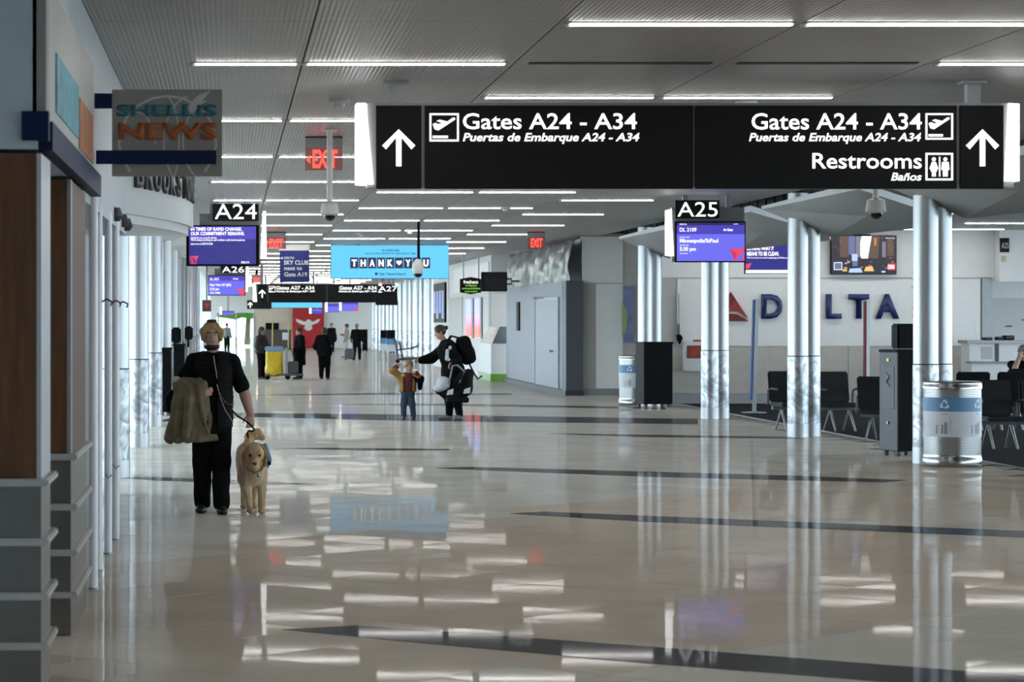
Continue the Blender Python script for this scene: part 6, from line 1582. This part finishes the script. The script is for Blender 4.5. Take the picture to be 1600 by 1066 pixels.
# black and white cloth toy bundle under her arm
tb = thing('cloth_bundle', 'small black and white cloth bundle held against the chest of the woman', 'bundle', (PX(701, DWm), DWm-0.3, 1.05))
s = SDF((-0.2, -0.15, -0.1), (0.2, 0.15, 0.4), 0.01); s.ell((0.02, 0, 0.12), (0.09, 0.07, 0.12), 0.03); s.wrinkle(0.006, 30, 30, 30); s.build('dark_part', M_CBLK, tb)
s = SDF((-0.2, -0.15, -0.1), (0.2, 0.15, 0.4), 0.01); s.cap((-0.05, -0.05, 0.2), (-0.06, -0.05, 0.05), 0.03, 0.035, 0.02); s.cap((-0.06, -0.05, 0.05), (0.0, -0.06, 0.02), 0.03, 0.025, 0.02); s.ell((0.0, -0.05, 0.25), (0.03, 0.03, 0.04), 0.01); s.build('white_part', MATS['white_cloth'], tb)

# ---------------------------------------------------------------- child
def k2(px, py, y=0.0): return ((px-637)/86.2, y, (655-py)/86.2)
JC = dict(head=k2(639, 572, -0.02), neck=k2(637, 585.5, 0), shL=k2(627, 589, 0), shR=k2(647, 589, 0), elL=k2(613, 579, -0.02), elR=k2(656, 592, -0.02), wrL=k2(620, 572.5, -0.04), wrR=k2(650, 583, -0.09),
          pelvis=k2(637, 611, 0), hipL=k2(632.5, 614, 0), hipR=k2(641.5, 614, 0), knL=k2(630.5, 632, -0.01), knR=k2(644, 632, -0.01), anL=k2(630.5, 649.5, 0), anR=k2(646, 649.5, 0))
M_MUST = mat('mustard_cloth', (0.27, 0.14, 0.025), 0.8, var=0.2, vscale=12); M_MAR = mat('maroon_cloth', (0.10, 0.012, 0.015), 0.8, var=0.15); M_JEAN = mat('denim', (0.03, 0.05, 0.09), 0.8, var=0.25, vscale=16)
JCa, M_SH = JC, mat('sandy_hair', (0.22, 0.13, 0.075), 0.6, var=0.3, vscale=25)
ch_ = person('person', 'small child in mustard jacket with fists raised to the head', (PX(637, DWm), DWm, 0), JC, vox=0.009, sc=0.72, hair=('short', M_SH), top=M_MAR, pants=M_JEAN, pantw=1.3, w=0.95, hfwd=(0.05, -1, -0.3), curl=1.2, collar=False, hs=1.22,
             handdir={'L': ((0.5, -0.1, 0.6), (0, -1, 0), (1, 0, 0)), 'R': ((-0.6, -0.2, 0.4), (0, -1, 0), (-1, 0, 0))})
# open mustard jacket
JK = {k: np.array(v) for k, v in JC.items()}
s = SDF((-0.42, -0.25, 0.3), (0.36, 0.25, 1.1), 0.009)
s.ell((JK['neck']+JK['pelvis'])/2+(0, 0, 0.03), (0.165, 0.125, 0.15), 0.05); s.cap(JK['pelvis']+(0, 0, 0.1), JK['pelvis']-(0, 0, 0.02), 0.15, 0.165, 0.05)
for q in 'LR': s.cap(JK['neck']-(0, 0, 0.04), JK['sh'+q], 0.06, 0.066, 0.03); s.cap(JK['sh'+q], JK['el'+q], 0.066, 0.058, 0.03); s.cap(JK['el'+q], JK['el'+q]*0.3+JK['wr'+q]*0.7, 0.056, 0.045, 0.03)
s.wrinkle(0.006, 34, 30, 36); s.cut((0, 0, 0.50), (0, 0, -1)); s.box((0.0, -0.2, 0.66), (0.085, 0.2, 0.28), 0.03, 0, sub=True); s.ell(JK['neck']+(0, 0, 0.09), (0.085, 0.09, 0.1), 0, sub=True)
s.build('jacket', M_MUST, ch_)
s = SDF((-0.2, -0.3, 0.45), (0.4, 0.3, 1.0), 0.009); s.cap(JK['shR']+(0.0, -0.02, -0.02), JK['elR']+(0.012, 0, 0), 0.072, 0.066, 0.02); s.cap(JK['elR']+(0.012, 0, 0), JK['elR']+(0.0, 0.02, -0.16), 0.06, 0.045, 0.03); s.wrinkle(0.005, 30, 30, 30)
s.build('dark_sleeve', M_CBLK, ch_)
MB().ell(k2(629, 583, -0.19)[:2]+(0.80,), (0.032, 0.012, 0.03), 10, 6).build('shirt_print', mat('print_gold', (0.5, 0.33, 0.08), 0.6), ch_)

# ---------------------------------------------------------------- janitors and far travellers
DJ = 81.5
def place(label, px, D, J, fw, **k):
    return person('person', label, (PX(px, D), D, 0), J, fwd=fw, **k)
J, fw = stand(1.57, yaw=60, arms={'elR': (0.27, -0.05, 1.1), 'wrR': (0.2, -0.28, 1.05), 'elL': (-0.27, 0.02, 1.1), 'wrL': (-0.15, -0.25, 1.02)})
place('cleaner in black standing left of the yellow cart', 408.5, DJ+0.4, J, fw, vox=0.016, skin=M_SKIN2, top=mat('dark_maroon_shirt', (0.018, 0.009, 0.01), 0.8, var=0.3), hair=('long', None), hemz=0.78, w=1.15)
J, fw = stand(1.55, yaw=-70, arms={'elR': (0.26, -0.02, 1.12), 'wrR': (0.2, -0.25, 1.0)})
place('cleaner in long black coat standing right of the yellow cart', 468, DJ+0.45, J, fw, vox=0.016, hair=('short', None), hemz=0.42, w=1.15, coat=0.02)
J, fw = stand(1.55, yaw=170, arms={'elL': (-0.34, 0.1, 1.36), 'wrL': (-0.15, 0.05, 1.5), 'elR': (0.31, 0.02, 1.12), 'wrR': (0.22, -0.15, 0.98)}, stride=0.04)
place('person in black with back turned, hand raised to the head', 507, DJ+0.2, J, fw, vox=0.016, skin=M_SKIN2, hair=('short', None), hemz=0.70, w=1.25, coat=0.02)
J, fw = stand(1.62, yaw=165, arms={'elL': (-0.28, 0.05, 1.12), 'wrL': (-0.3, 0.02, 0.9)}, stride=0.14)
place('distant traveller in black wheeling the grey suitcase', 557.5, 120, J, fw, vox=0.02, hair=('short', mat('grey_hair', (0.2, 0.17, 0.15), 0.6)), w=1.1)
J, fw = stand(1.6, yaw=-100, arms={'elL': (-0.26, -0.05, 1.15), 'wrL': (-0.1, -0.3, 1.2)}, stride=0.06)
place('distant person in pale tan clothes beside the traveller', 542, 128, J, fw, vox=0.02, top=mat('tan_cloth', (0.32, 0.24, 0.2), 0.8), pants=mat('pale_trousers', (0.4, 0.38, 0.37), 0.8), w=1.0)
J, fw = stand(1.62, yaw=150)
place('distant person in grey shirt before the end window', 354.5, 150, J, fw, vox=0.02, top=mat('grey_shirt', (0.20, 0.21, 0.22), 0.8), w=1.1)
J, fw = stand(1.6, yaw=20)
place('distant person in dark clothes by the far cafe counter', 518, 150, J, fw, vox=0.02, w=1.0)
# seated man at the right edge, arm raised to his head
DS = 46.4
sx = PX(1597, DS)
JS = dict(head=(0.0, -0.02, 1.24), neck=(0.02, 0.02, 1.07), shL=(-0.18, 0.02, 1.02), shR=(0.2, 0.02, 1.02), elL=(-0.21, -0.2, 0.93), elR=(0.3, -0.1, 0.8), wrL=(-0.1, -0.16, 1.17), wrR=(0.2, 0.18, 0.66),
          pelvis=(0.02, 0.02, 0.58), hipL=(-0.07, 0.05, 0.56), hipR=(0.11, 0.05, 0.56), knL=(-0.1, 0.45, 0.53), knR=(0.14, 0.45, 0.53), anL=(-0.1, 0.5, 0.09), anR=(0.14, 0.5, 0.09))
ps = person('person', 'man in black seated at right edge with arm raised to head', (sx, DS-0.04, 0), JS, vox=0.013, fwd=(0, 1, 0), hfwd=(-0.6, 0.7, -0.1), sleeve='short', hair=('short', mat('salt_hair', (0.16, 0.15, 0.14), 0.6)),
            handdir={'L': ((0.5, 0.3, 0.7), (0.5, 0, -0.5), (0.6, 0.6, 0)), 'R': ((0, 1, 0), (-1, 0, 0), (0, 0, -1))}, hemz=0.50)
wv = np.array(JS['wrL'])*0.8+np.array(JS['elL'])*0.2
MB().ell(tuple(wv), (0.042, 0.042, 0.022), 14, 8).build('wrist_watch', M_CHROME, ps, smooth=True)
